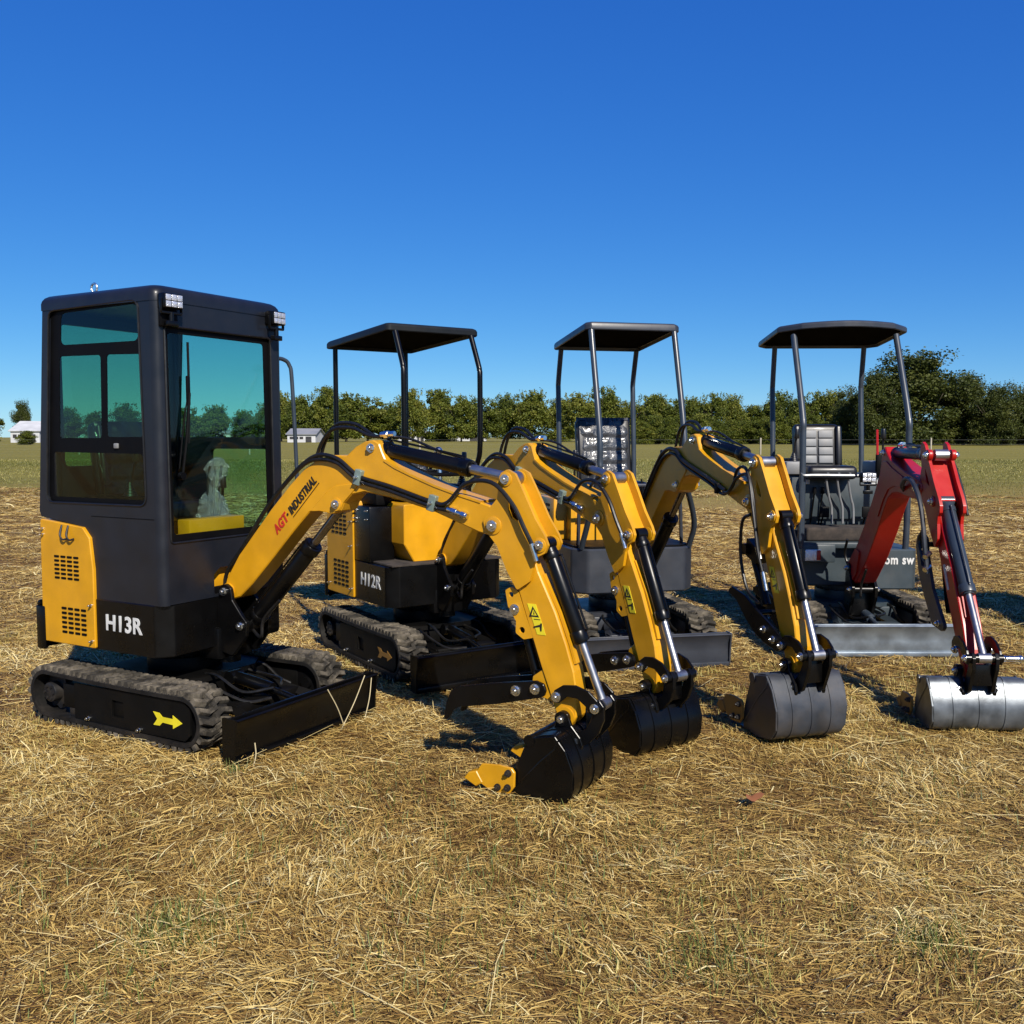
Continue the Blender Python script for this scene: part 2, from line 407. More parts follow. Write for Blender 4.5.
def boom_group(root, B, A, c):
    """swing bracket, boom, arm, cylinders, links, bucket, thumb, hoses. c = look of this machine"""
    fB = affine(PB, B); fA = affine(PA, A)
    ym = c['paint']; fB_ = lambda L: [fB(p) for p in L]; fA_ = lambda L: [fA(p) for p in L]
    # ---- swing bracket
    fx, fz = B['foot']; cx, cz = B['cylfoot']
    m = MB()
    for s in (-1, 1):
        pts = [(fx - .06, fz - .30), (fx - .045, fz - .05), (fx - .03, fz + .028), (fx + .01, fz + .038), (fx + .045, fz + .02), (fx + .055, fz - .04), (cx + .01, cz + .05), (cx + .042, cz + .02), (cx + .036, cz - .05), (fx + .05, fz - .32)]
        m.plate(rounded(pts, .02), s * .088, s * .066, bev=.003)
    m.box(fx - .07, fx + .035, -.064, .064, fz - .33, fz - .16, .006)
    m.cyl((fx - .06, 0, fz - .37), (fx - .06, 0, fz - .10), .055, seg=24)
    m.cyl((fx, -.08, fz), (fx, .08, fz), .024); m.cyl((cx, -.08, cz), (cx, .08, cz), .024)
    br = m.build('swing_bracket', c['bracket'], root)
    bolts('pin', br, ZINC, [(B[k], sg * .088, .019, sg) for k in ('foot', 'cylfoot') for sg in (-1, 1)])
    # ---- boom
    m = MB()
    w = c.get('bw', .056)
    prof = c.get('boom_profile') or fB_(BOOM)
    m.plate(rounded(prof, .012, 3), -w, w, bev=.005)
    m.cyl((fx, -w - .008, fz), (fx, w + .008, fz), .038, seg=24)
    ax, az = B['armpiv']
    m.cyl((ax, -w - .006, az), (ax, w + .006, az), .046, seg=28, bev=.003)
    lx, lz = B['lug']
    if not c.get('boom_profile'):
        for s in (-1, 1):
            m.plate(rounded(fB_(BOSS), .01), s * (w - .002), s * (w + .006), bev=.002)
        # raised top flange along the upper chord
        fl = fB_([(1.36, 1.352), (1.417, 1.322), (1.505, 1.288), (1.628, 1.245), (1.747, 1.211), (1.86, 1.183)])
        m.sheet(fl, -w - .004, w + .004, -.010)
    if c.get('boom_profile'):
        for s in (-1, 1):
            m.plate(rounded([(.96, 1.02), (1.08, 1.19), (1.12, 1.30), (1.20, 1.30), (1.30, 1.265), (1.52, 1.215), (1.50, 1.15), (1.36, 1.155), (1.25, 1.13), (1.16, 1.06), (1.06, .94)], .02), s * (w - .002), s * (w + .007), bev=.002)
            m.plate(rounded([(.44, .46), (.44, .57), (.60, .69), (.70, .68), (.64, .52), (.52, .44)], .02), s * (w - .002), s * (w + .010), bev=.002)
    tx, tz = B['cyltop']
    if not c.get('nocyl'): m.cyl((tx, -w - .010, tz), (tx, w + .010, tz), .030, seg=24)
    boom = m.build('boom', ym, root, label=c.get('boom_label'))
    bolts('pin', boom, ZINC, [(B[k], sg * yy, r, sg) for k, r, yy in (('cyltop', .018, w + .010), ('lug', .018, w), ('armpiv', .021, .082)) if not (k == 'cyltop' and c.get('nocyl')) for sg in (-1, 1)])
    if c.get('logo'):
        a = Vector((*fB((.718, .985)), 0)); b = Vector((*fB((.963, 1.237)), 0))
        d = (b - a).normalized(); ux = (d.x, 0, d.y); uz = (-d.y, 0, d.x)
        yl = -w - .0022
        text_mesh('lettering', 'AGT', .060, REDL, boom, (a.x, yl, a.y), ux, uz, .82, bold=.035, shear=.25, label='red slanted letters AGT')
        p = a + d * .118
        m = MB(); q = p + Vector((-d.y, d.x, 0)) * .02
        m.cyl((q.x, yl, q.y), (q.x, yl - .002, q.y), .006, seg=10)
        p = p + d * .016
        text_mesh('lettering', 'INDUSTRIAL', .056, BLKL, boom, (p.x, yl, p.y), ux, uz, .66, bold=.022, shear=.25, label='black slanted letters INDUSTRIAL')
        nv = Vector((d.y, -d.x, 0))
        e0 = p + nv * .012; e1 = e0 + d * .232
        pl = [(e0.x, e0.y), (e1.x, e1.y), (e1.x + nv.x * .003, e1.y + nv.y * .003), (e0.x + nv.x * .003, e0.y + nv.y * .003)]
        m.plate(pl, yl, yl - .0015)
        m.build('lettering_dot', BLKL, boom)
    # ---- boom cylinder, arm cylinder
    if not c.get('nocyl'): hyd_cyl(root, 'boom_cylinder', B['cylfoot'], B['cyltop'], c.get('r1', .042), .020, .66, c['cylmat'], rodmat=c.get('rod1', DARKCHROME))
    hyd_cyl(root, 'arm_cylinder', B['lug'], A['armtop'], c.get('r2', .034), .021, c.get('f2', .68), c['cylmat'])
    # ---- arm
    m = MB()
    m.plate(rounded(fA_(ARM_LOW), .012, 3), -.047, .047, bev=.005)
    for s in (-1, 1):
        m.plate(rounded(fA_(ARM_UP), .010, 3), s * .052, s * .068, holes=[rounded(fA_(ARM_HOLE), .01)])
        for k in ('armtop', 'bctop', 'armpiv'):
            p = A[k]; m.cyl((p[0], s * .050, p[1]), (p[0], s * .074, p[1]), .030 if k != 'armpiv' else .038, seg=24, bev=.002)
    cov = fA_([(2.000, 1.262), (2.036, 1.196), (2.084, 1.098), (2.122, 1.035)])
    m.sheet(cov, -.052, .052, -.008)
    cov = fA_([(1.958, 1.222), (1.918, 1.165), (1.898, 1.13)])
    m.sheet(cov, -.052, .052, .008)
    # weld-on stiffener down the front
    st = fA_([(2.135, .885), (2.213, .735), (2.262, .608), (2.285, .53)])
    m.sheet(st, -.030, .030, .010)
    bx, bz = A['bktpin']
    m.cyl((bx, -.052, bz), (bx, .052, bz), .040, seg=24)
    arm = m.build('arm', c.get('armpaint', ym), root, label=c.get('arm_label'))
    bolts('pin', arm, ZINC, [(A[k], sg * yy, r, sg) for k, r, yy in (('armtop', .018, .074), ('bctop', .018, .074), ('linkarm', .019, .082), ('bktpin', .019, .082)) for sg in (-1, 1)])
    if c.get('label') == 'plain':
        q = [fA(p) for p in ((2.090, .745), (2.118, .750), (2.150, .640), (2.122, .635))]
        m = MB(); m.plate(q, -.0472, -.0488); m.build('sticker', WHITEP, arm, label='small pale sticker')
    elif c.get('label', True):
        # pictogram warning sticker
        q = [fA(p) for p in ((2.078, .765), (2.118, .765), (2.165, .640), (2.125, .640))]
        m = MB(); m.plate(q, -.0472, -.0492); lab = m.build('warning_label', LABELY, arm, label='yellow warning sticker with a black triangle and a hand pictogram')
        m = MB()
        tri = [fA(p) for p in ((2.088, .712), (2.134, .712), (2.104, .756))]
        ti = [fA(p) for p in ((2.098, .718), (2.125, .718), (2.107, .745))]
        m.plate(tri, -.0492, -.0502, holes=[ti])
        m.plate([fA(p) for p in ((2.107, .722), (2.113, .722), (2.110, .738))], -.0492, -.0502)
        m.plate([fA(p) for p in ((2.110, .704), (2.139, .704), (2.140, .701), (2.111, .701))], -.0492, -.0502)
        m.plate([fA(p) for p in ((2.108, .672), (2.138, .682), (2.143, .690), (2.148, .686), (2.146, .655), (2.140, .654), (2.137, .672), (2.110, .666))], -.0492, -.0502)
        m.build('pictogram', BLKL, lab)
    # ---- bucket cylinder
    el = fA((2.403, .376))
    hyd_cyl(root, 'bucket_cylinder', A['bctop'], el, c.get('r3', .031), .0175, c.get('f3', .60), c['cylmat'])
    # ---- links
    m = MB()
    for s in (-1, 1):
        m.plate(rounded(fA_(LINK), .006), s * .072, s * .084, bev=.002)
    m.cyl((el[0], -.088, el[1]), (el[0], .088, el[1]), .022)
    lk = m.build('bucket_link', c['bracket'], root)
    bolts('pin', lk, ZINC, [(el, sg * .084, .018, sg) for sg in (-1, 1)])
    if c.get('longpin'):
        m = MB(); m.cyl((el[0], .084, el[1]), (el[0], .17, el[1]), .013); m.sphere((el[0], .172, el[1]), .017); m.build('long_pin', ZINC, lk)
    # bucket is rigid about its own pin
    bs = c.get('bs', 1.0); bz_ = A['bktpin']; bws = c.get('bwid', .2)
    ba = c.get('brot', 0.0)
    def fK(p):
        q = ((p[0] - 2.256) * bs, (p[1] - .314) * bs)
        q = rot2(q, (0, 0), ba)
        return (q[0] + bz_[0], q[1] + bz_[1])
    fK_ = lambda L: [fK(p) for p in L]
    ear = fK((2.311, .227))
    # H link: elbow to ear
    m = MB()
    hl = [(p[0] + (el[0] - 2.403), p[1] + (el[1] - .376)) for p in HLINK[:5]] + fK_(HLINK[5:10]) + [(p[0] + (el[0] - 2.403), p[1] + (el[1] - .376)) for p in HLINK[10:]]
    for s in (-1, 1):
        m.plate(rounded(hl, .008), s * .046, s * .064, bev=.002)
    m.box(min(el[0], ear[0]) + .035, min(el[0], ear[0]) + .065, -.046, .046, ear[1] + .03, el[1] - .03, .004)
    m.build('tipping_link', c['bracket'], root)
    # ---- bucket
    m = MB()
    shell = smooth_path([(p[0], p[1], 0) for p in fK_(BKT)], 4)
    m.sheet([(p.x, p.y) for p in shell], -bws + .006, bws - .006, -.009 * bs)
    for s in (-1, 1):
        m.plate(rounded(fK_(BSIDE), .008), s * (bws - .007), s * (bws + .004), bev=.002)
    lip = fK_([(2.13, -.022), (2.04, -.016), (2.04, -.006), (2.13, -.010)])
    m.plate(lip, -bws + .002, bws - .002)
    pp = fK((2.172, .243)); m.cyl((pp[0], -bws, pp[1]), (pp[0], bws, pp[1]), .019 * bs, seg=20)
    for t in (-.55, 0, .55):   # wear strips welded round the back
        ring = [(p.x, p.y) for p in shell][4:-8]
        m.sheet(ring, t * bws - .004, t * bws + .004, .004)
    for s in (-1, 1):
        wl = fK_([(2.10, .03), (2.16, .10), (2.22, .165), (2.285, .225), (2.30, .262)])
        m.tube([(p[0], s * (bws + .004), p[1]) for p in wl], .004, seg=6, smooth=False)
        m.cyl((pp[0], s * bws, pp[1]), (pp[0], s * (bws + .008), pp[1]), .024 * bs, seg=20)
    z0_ = min(fK(p)[1] for p in BKT); z1_ = max(fK(p)[1] for p in BKT)
    for v in m.bm.verts:
        t_ = max(0, min(1, (v.co.z - z0_) / (z1_ - z0_))); v.co.y *= .93 + .07 * t_
    bk = m.build('bucket', c['bucketmat'], root, label=c.get('bucket_label'))
    for s in (-1, 1):
        m = MB()
        m.plate(rounded(fK_(EAR), .01), s * .066, s * .082, bev=.002)
        m.cyl((bz_[0], s * .060, bz_[1]), (bz_[0], s * .088, bz_[1]), .030)
        m.cyl((ear[0], s * .060, ear[1]), (ear[0], s * .088, ear[1]), .026)
        m.build('ear', c.get('earmat', c['bucketmat']), bk)
    bolts('pin', bk, ZINC, [(ear, sg * .088, .018, sg) for sg in (-1, 1)])
    if c.get('teeth', True):
        for s in (-1, 1):
            m = MB()
            m.plate(rounded(fK_(CUT), .008), s * (bws + .004), s * (bws + .017), bev=.002)
            m.plate(rounded(fK_([(1.872, .045), (1.895, .072), (1.935, .085), (1.965, .04), (1.93, .018)]), .004), s * (bws - .03), s * (bws + .020), bev=.004)
            cu = m.build('side_cutter', c['cutmat'], bk)
            m = MB()
            bolts('cutter_bolt', bk, DARKMET, [(fK(q), s * (bws + .017), .013, s) for q in ((2.085, .100), (2.082, .040), (2.035, .034))])
        for t in (-.45, .45):
            m = MB()
            m.plate(rounded(fK_([(1.935, -.008), (1.945, .012), (2.04, .018), (2.12, .008), (2.12, -.026), (2.03, -.03)]), .005), t * bws - .018, t * bws + .018, bev=.004)
            m.build('tooth', c['cutmat'], bk)
    # ---- thumb
    def half(pts, nm, mat, par, y0, y1, holes=(), bev=.002):
        for sg in (-1, 1):
            mm = MB(); mm.plate(pts, sg * y0, sg * y1, holes=holes, bev=bev); o_ = mm.build(nm, mat, par)
        return o_
    if c.get('thumb', True) is True:
        th = [fA(p) for p in THUMB]
        m = MB()
        for s in (-1, 1):
            m.plate(rounded(th, .012), s * .075, s * .060, bev=.002)
        for q in ((1.80, .355), (1.95, .385)):
            t0 = fA(q); m.cyl((t0[0], -.062, t0[1]), (t0[0], .062, t0[1]), .013)
        tb = [fA(p) for p in ((2.215, .36), (2.155, .50), (2.10, .46), (2.09, .40), (2.15, .375))]
        thb = m.build('thumb', c['bracket'], root, label='black two-bladed thumb hooked under the arm')
        bolts('pin', thb, ZINC, [(fA(q), sg * .075, .020, sg) for q in ((2.040, .400), (2.130, .418)) for sg in (-1, 1)])
        m = MB(); m.plate(rounded(tb, .01), -.040, .040, bev=.003); m.build('thumb_mount', ym, root)
        hs = [circ(*fA((2.000, .795)), .012, 12), circ(*fA((2.052, .650)), .014, 12)]
        for sg in (-1, 1):
            m = MB(); m.plate(rounded([fA(p) for p in TBR], .012), sg * .046, sg * .034, holes=hs); tb = m.build('thumb_bracket', ym, root)
            if sg < 0: t0 = fA((2.018, .735)); bolts('pin', tb, ZINC, [(t0, -.046, .020, -1)])
        t1 = fA((2.115, .44))
        m = MB()
        m.cyl((t0[0] - .005, 0, t0[1]), (t0[0] + (t1[0] - t0[0]) * .8, 0, t0[1] + (t1[1] - t0[1]) * .8 - .02), .020, seg=16)
        m.cyl((t0[0], 0, t0[1]), (t1[0] - .015, 0, t1[1] - .03), .012, seg=12)
        m.build('thumb_strut', c['bracket'], root)
    elif c.get('thumb') == 'up3':
        th = rounded([(2.31, .44), (2.30, .475), (2.20, .526), (2.06, .580), (1.93, .640), (1.80, .665), (1.765, .650), (1.77, .625), (1.85, .600), (1.93, .530), (2.02, .470), (2.12, .435), (2.24, .415)], .012)
        m = MB()
        for sg in (-1, 1): m.plate(th, sg * .078, sg * .064, bev=.002)
        m.cyl((2.0, -.066, .56), (2.0, .066, .56), .013)
        thb = m.build('thumb', c['bracket'], root, label='black thumb folded back up beside the arm')
        bolts('pin', thb, ZINC, [(q, sg * .078, .019, sg) for q in ((2.125, .500), (2.209, .466)) for sg in (-1, 1)])
        m = MB(); m.cyl((1.87, 0, .86), (2.02, 0, .60), .022, seg=16); m.cyl((1.86, -.05, .87), (1.86, .05, .87), .03); m.plate(rounded([(1.84, .84), (1.95, .80), (1.98, .87), (1.86, .93)], .01), -.03, .03)
        m.build('thumb_strut', c['bracket'], root)
    elif c.get('thumb') == 'up4':
        th = rounded([(2.20, .44), (2.235, .47), (2.05, .64), (1.95, .82), (1.93, .90), (1.86, .93), (1.80, .90), (1.785, .84), (1.84, .70), (1.90, .62), (2.07, .45)], .02)
        m = MB(); m.plate(th, -.078, -.060, holes=[rounded([(1.83, .87), (1.88, .89), (1.91, .84), (1.93, .74), (1.88, .74), (1.85, .80)], .01)])
        m.plate(th, .078, .060, holes=[rounded([(1.83, .87), (1.88, .89), (1.91, .84), (1.93, .74), (1.88, .74), (1.85, .80)], .01)])
        thb = m.build('thumb', BUCKG, root, label='long grey thumb folded up behind the red arm')
        m = MB(); m.cyl((1.98, 0, .86), (2.10, 0, .52), .02, seg=14); m.cyl((1.97, -.07, .87), (1.97, .07, .87), .014); m.build('thumb_strut', FLATB, root)
        bolts('pin', thb, ZINC, [(q, sg * .078, .016, sg) for q in ((2.16, .475), (1.95, .84)) for sg in (-1, 1)])
    # ---- hoses
    def H(pts, r=.0085, mat=HOSE, name='hydraulic_hose'):
        m = MB(); m.tube(pts, r, seg=8); return m.build(name, mat, root)
    g = lambda x, y, z: (*[fB((x, z))[0]], y, fB((x, z))[1])
    h = lambda x, y, z: (*[fA((x, z))[0]], y, fA((x, z))[1])
    if c.get('hoses', 1) == 4:
        H([(.50, -.05, .46), (.42, -.09, .62), (.50, -.10, .74)], .009)
        H([(1.50, -.05, 1.13), (1.56, -.09, 1.17), (1.70, -.115, 1.215), (1.82, -.12, 1.20), (1.93, -.12, 1.12), (1.985, -.115, 1.0), (2.02, -.11, .84), (2.04, -.10, .72)], .013, mat=BUCKG)
        H([(1.95, -.10, .95), (1.90, -.10, .88), (1.96, -.10, .80), (2.02, -.10, .78)], .010)
        for z_ in (.83, .76): m = MB(); m.cyl((2.02, -.085, z_), (2.05, -.12, z_ - .02), .014, seg=8); m.build('hose_fitting', ZINC, arm)
    elif c.get('hoses', 1) == 1:
        yo = -w - .011
        for k, dz in enumerate((0, -.021)):
            H([g(.36, -.03 - .02 * k, .62), g(.36, yo + .02, .76), g(.50, yo + .012, .925 + dz * .2), g(.66, yo + .005, 1.115 + dz * .2), g(.80, yo, 1.248 + dz * .2), g(.91, yo, 1.335 + dz * .4), g(1.0, yo, 1.368 + dz), g(1.10, yo, 1.352 + dz), g(1.18, yo, 1.30 + dz),
               g(1.24, yo, 1.268 + dz), g(1.40, yo, 1.232 + dz), g(1.62, yo, 1.172 + dz), *((g(1.70, yo - .005, 1.17), g(1.80, yo - .01, 1.255), h(1.93, -.085, 1.262), h(2.03, -.092, 1.18), h(2.09, -.096, 1.08), h(2.13, -.09, 1.0), h(2.135, -.08, .96)) if k == 0 else
               (g(1.70, yo, 1.138), g(1.76, yo + .004, 1.122)))], .0095)
        for (px, pz) in ((1.221, 1.268), (1.622, 1.165)):
            q = fB((px, pz)); q2 = fB((px + .1, pz - .028)); d = Vector((q2[0] - q[0], q2[1] - q[1])).normalized(); n_ = Vector((-d.y, d.x))
            pl = [(q[0] + d.x * a + n_.x * b_, q[1] + d.y * a + n_.y * b_) for a, b_ in ((-.018, -.034), (.018, -.034), (.018, .036), (-.018, .036))]
            m = MB(); m.plate(rounded(pl, .004), yo + .012, yo - .014, bev=.002)
            cc = m.build('hose_clamp', CLAMP, boom)
            m = MB(); bolt(m, (q[0] + n_.x * .002, q[1] + n_.y * .002), yo - .014, .007); m.build('clamp_bolt', ZINC, cc)
        q = fB((1.70, 1.143)); q2 = fB((1.80, 1.115))
        m = MB(); m.cyl((q[0], yo, q[1]), (q2[0], yo, q2[1]), .012, seg=10); m.cyl((q[0] + .02, yo, q[1] - .006), (q[0] + .045, yo, q[1] - .013), .016, seg=6); m.cyl((q2[0] - .03, yo, q2[1] + .008), (q2[0] - .01, yo, q2[1] + .002), .016, seg=6)
        m.build('hose_fitting', ZINC, boom)
        q = h(2.120, -.094, 1.02); q2 = h(2.140, -.086, .95)
        m = MB(); m.cyl(q, q2, .011, seg=10); m.build('hose_fitting', ZINC, arm)
    else:
        yo = -w - .011
        H([g(.36, -.05, .62), g(.40, yo, .80), g(.80, yo, 1.24), g(.95, yo, 1.345), g(1.08, yo, 1.345), g(1.2, yo, 1.28), g(1.5, yo, 1.19), g(1.68, yo, 1.13)], .012)
        H([g(.36, -.03, .62), g(.40, yo, .77), g(.80, yo, 1.21), g(.95, yo, 1.315), g(1.08, yo, 1.318), g(1.2, yo, 1.255), g(1.5, yo, 1.165), g(1.66, yo, 1.11), g(1.78, yo - .01, 1.16), g(1.84, yo - .02, 1.24), h(1.93, -.085, 1.25), h(2.00, -.09, 1.13), h(2.03, -.09, .95), h(2.05, -.085, .82)], .0085)
        H([g(1.66, yo, 1.12), g(1.76, yo - .02, 1.13), g(1.84, yo - .02, 1.20), h(1.96, -.09, 1.21), h(2.02, -.1, 1.05), h(2.06, -.1, .85), h(2.085, -.09, .74)], .0085)
        H([h(1.95, -.07, 1.02), h(1.88, -.08, .98), h(1.86, -.08, .80), h(1.92, -.08, .64), h(2.02, -.075, .58)], .0085)
        for q, q2 in (((2.035, .86), (2.055, .80)), ((2.085, .74), (2.105, .65))):
            a_ = h(q[0], -.088, q[1]); b_ = h(q2[0], -.082, q2[1])
            m = MB(); m.cyl(a_, b_, .013, seg=10); m.build('hose_fitting', ZINC, arm)
        q = fB((1.60, 1.14)); m = MB(); m.box(q[0] - .018, q[0] + .018, yo - .014, yo + .012, q[1] - .03, q[1] + .03, .004); m.build('hose_clamp', FLATB, boom)
    # hoses above the lug and along the arm cylinder, hoses over the knee
    for k, (r0, dy) in enumerate(((.17, .04), (.12, .01))):
        if c.get('hoses', 1) == 4: continue
        H([g(.92, dy, 1.12), g(.90, dy + .01, 1.34), g(.99, dy, 1.42 + r0 * .45), g(1.12, dy, 1.45 + r0 * .35), g(1.24, dy - .01, 1.455), g(1.33, dy - .01, 1.455)], .0085)
    H([g(1.33, .0, 1.455), g(1.45, .02, 1.44), g(1.60, .02, 1.39), g(1.74, .02, 1.355), g(1.79, .015, 1.335), g(1.80, .005, 1.30)], .006)
    m = MB(); q = g(1.30, .0, 1.46); m.cyl(q, (q[0] + .075, q[1], q[2] + .004), .013, seg=8); m.cyl((q[0] + .02, q[1], q[2]), (q[0] + .04, q[1], q[2] + .002), .018, seg=6); m.build('hose_fitting', ZINC, boom)
    H([g(1.70, .03, 1.18), g(1.74, .06, 1.26), g(1.84, .085, 1.29), h(1.97, .09, 1.24), h(2.08, .094, 1.08), h(2.13, .088, .97)], .008)
    H([g(cx_(B) + .02, -.03, .50), g(cx_(B) + .10, -.05, .47), g(cx_(B) + .12, -.05, .56), g(cx_(B) + .22, -.045, .66)], .0085)
    return boom, arm

def cx_(B): return PB['cylfoot'][0]
DARKCHROME = paint('dark_chrome_rod', (.22, .20, .19), .2, metal=1.0, dust=.3, scale=20, bump=0)

# ------------------------------------------------------------------ undercarriage
def undercarriage(root, yaw_off, c, s=1.0, seed=0):
    Rz = Matrix.Rotation(yaw_off, 4, 'Z') @ Matrix.Scale(s, 4)
    rg = random.Random(seed)
    zc = .148; xr, xf = -.475, .53
    rin, rout = .100, .122
    def path(r, step):
        pts = []
        n = int((xf - xr) / step)
        for i in range(n): pts.append((xr + (xf - xr) * i / n, zc + r, 0.0))
        k = int(math.pi * r / step)
        for i in range(k): a = math.pi / 2 - math.pi * i / k; pts.append((xf + r * math.cos(a), zc + r * math.sin(a), a - math.pi / 2))
        for i in range(n): pts.append((xf - (xf - xr) * i / n, zc - r, -math.pi))
        for i in range(k): a = -math.pi / 2 - math.pi * i / k; pts.append((xr + r * math.cos(a), zc + r * math.sin(a), a - math.pi / 2))
        return pts
    for sd in (-1, 1):
        y0, y1 = (sd * .49, sd * .31) if sd < 0 else (sd * .31, sd * .49)
        if y0 > y1: y0, y1 = y1, y0
        m = MB(); m.M = Rz
        po = path(rout, .02); n = len(po)
        vo = []
        for (x, z, a) in po:
            nx, nz = -math.sin(a) * 1, math.cos(a) * 1
            sag = -.006 * math.sin(math.pi * (x - xr) / (xf - xr)) if z > zc and xr < x < xf else 0
            vo.append([m.bm.verts.new(Rz @ Vector((x + nx * dr, y, z + nz * dr + sag))) for y, dr in ((y0, -.004), (y0 + .006, 0), (y1 - .006, 0), (y1, -.004), (y1, -.022), (y0, -.022))])
        for i in range(n):
            A_, B_ = vo[i], vo[(i + 1) % n]
            for j in range(6):
                k = (j + 1) % 6
                m.bm.faces.new((A_[j], A_[k], B_[k], B_[j]))
        nbelt = len(m.bm.faces)
        pitch = .045
        pl = path(rout, .001); tot = len(pl)
        nl = int(tot * .001 / pitch)
        for i in range(nl):
            for row in (0, 1):
                idx = int((i + row * .5) / nl * tot) % tot
                x, z, a = pl[idx]
                sag = -.006 * math.sin(math.pi * (x - xr) / (xf - xr)) if z > zc and xr < x < xf else 0
                ym_ = (y0 + y1) / 2
                ya, yb = (y0 + .002, ym_ + .012) if row == 0 else (ym_ - .012, y1 - .002)
                sl = .011 if row == 0 else -.011
                t = Vector((math.cos(a), 0, math.sin(a))); nn = Vector((-math.sin(a), 0, math.cos(a)))
                h_ = .024 + rg.uniform(-.003, .002)
                vs = []
                for hh, wd in ((-.003, .0165), (h_ * .6, .0145), (h_, .0105)):
                    for yy, o_ in ((ya, -sl), ((ya + yb) / 2, sl * .9), (yb, -sl * .2)):
                        for sg in (-1, 1):
                            q = Vector((x, yy, z + sag)) + nn * hh + t * (sg * wd + o_)
                            vs.append(m.bm.verts.new(Rz @ q))
                g_ = lambda l, c_, sg: vs[l * 6 + c_ * 2 + sg]
                for l in (0, 1):
                    for c_ in (0, 1):
                        for sg in (0, 1):
                            m.bm.faces.new((g_(l, c_, sg), g_(l, c_ + 1, sg), g_(l + 1, c_ + 1, sg), g_(l + 1, c_, sg)))
                    for c_ in (0, 2):
                        m.bm.faces.new((g_(l, c_, 0), g_(l, c_, 1), g_(l + 1, c_, 1), g_(l + 1, c_, 0)))
                for c_ in (0, 1):
                    m.bm.faces.new((g_(2, c_, 0), g_(2, c_ + 1, 0), g_(2, c_ + 1, 1), g_(2, c_, 1)))
        m.bm.faces.ensure_lookup_table()
        for f_ in m.bm.faces[nbelt:]: f_.material_index = 1
        tr = m.build('rubber_track', BELT, root, angle=30); tr.data.materials.append(RUBBER)
        # wheels inside the belt
        m = MB(); m.M = Rz
        yc = sd * .40
        for k in range(9):     # sprocket as toothed plate
            pass
        teeth = []
        for k in range(36):
            rr = .094 if k % 4 in (0, 1) else .080
            teeth.append((xr + rr * math.cos(2 * math.pi * k / 36), zc + rr * math.sin(2 * math.pi * k / 36)))
        m.plate(teeth, yc - .02, yc + .02)
        m.cyl((xr, sd * .30, zc), (xr, sd * .465, zc), .050, seg=24, bev=.004)
        for k in range(6):
            a = k * math.pi / 3; q = (xr + .034 * math.cos(a), zc + .034 * math.sin(a)); m.cyl((q[0], sd * .465, q[1]), (q[0], sd * .472, q[1]), .008, seg=6)
        m.build('sprocket', DARKMET, tr)
        m = MB(); m.M = Rz
        m.cyl((xf, sd * .35, zc), (xf, sd * .455, zc), .096, seg=32, bev=.006); m.cyl((xf, sd * .33, zc), (xf, sd * .475, zc), .030, seg=20)
        m.build('idler', FLATB, tr)
        m = MB(); m.M = Rz
        for x in (-.27, -.08, .12, .32):
            m = MB(); m.M = Rz; m.cyl((x, sd * .35, .078), (x, sd * .465, .078), .046, seg=24, bev=.004); m.build('roller', DARKMET, tr)
        m = MB(); m.M = Rz
        pl_ = rounded([(-.255, .228), (.53, .240), (.575, .215), (.575, .09), (.54, .058), (-.255, .045)], .012)
        hole = rounded([(.03, .182), (.115, .182), (.115, .100), (.03, .100)], .004)
        m.plate(pl_, sd * .478, sd * .468, holes=[hole])
        m.box(-.36, .46, min(sd * .345, sd * .466), max(sd * .345, sd * .466), .09, .21, .005)
        gp = m.build('track_frame', c['ucmat'], root)
        m = MB(); m.M = Rz
        for x in (-.146, .229):
            m = MB(); m.M = Rz; bolt(m, (x, .065), sd * .478, .010, sd); m.build('frame_bolt', ZINC, gp)
        if c.get('arrow', True):
            m = MB(); m.M = Rz
            ar = [(.328, .170), (.356, .138), (.328, .106), (.372, .108), (.392, .126), (.462, .124), (.462, .106), (.525, .140), (.462, .170), (.462, .152), (.392, .152), (.372, .168)]
            m.plate(ar, sd * .4782, sd * .480)
            m.build('arrow_sticker', LABELY if c.get('arrowbright', 1) else GOLDD, gp, label='yellow arrow pointing forward')
    # centre frame
    m = MB(); m.M = Rz
    m.box(-.30, .30, -.30, .30, .14, .235, .01)
    m.plate([(-.2, -.335), (.2, -.335), (.32, -.18), (.32, .18), (.2, .335), (-.2, .335), (-.32, .18), (-.32, -.18)], .235, .262, axis='z')
    m.cyl((0, 0, .25), (0, 0, .33), .19, seg=36, bev=.006)
    m.cyl((0, 0, .32), (0, 0, .40), .155, seg=36)
    for k in range(24):
        a = k * math.pi / 12; m.cyl((.172 * math.cos(a), .172 * math.sin(a), .33), (.172 * math.cos(a), .172 * math.sin(a), .340), .009, seg=6)
    m.build('centre_frame', c['ucmat'], root)
    # dozer blade and arms
    m = MB(); m.M = Rz
    pth = [(.835, .006), (.845, .05), (.842, .10), (.845, .15), (.868, .20), (.880, .212)]
    m.sheet(pth[::-1], -.49, .49, .010)
    m.box(.822, .838, -.488, .488, .190, .212, .003)
    for s2 in (-1, 1):
        m.plate(rounded([(.80, .004), (.868, .002), (.872, .10), (.888, .214), (.80, .214)], .006), s2 * .488, s2 * .497)
        m.box(.78, .83, s2 * .25 - .03, s2 * .25 + .03, .03, .17, .004)
    m.box(.826, .872, -.487, .487, .000, .030, .004)
    bl = m.build('dozer_blade', c['blademat'], root, label=c.get('blade_label'))
    m = MB(); m.M = Rz
    for s2 in (-1, 1):
        m.tube([(.28, s2 * .14, .19), (.50, s2 * .19, .16), (.79, s2 * .25, .10)], .03, seg=4, smooth=False)
    m.box(.52, .60, -.22, .22, .12, .17, .006)
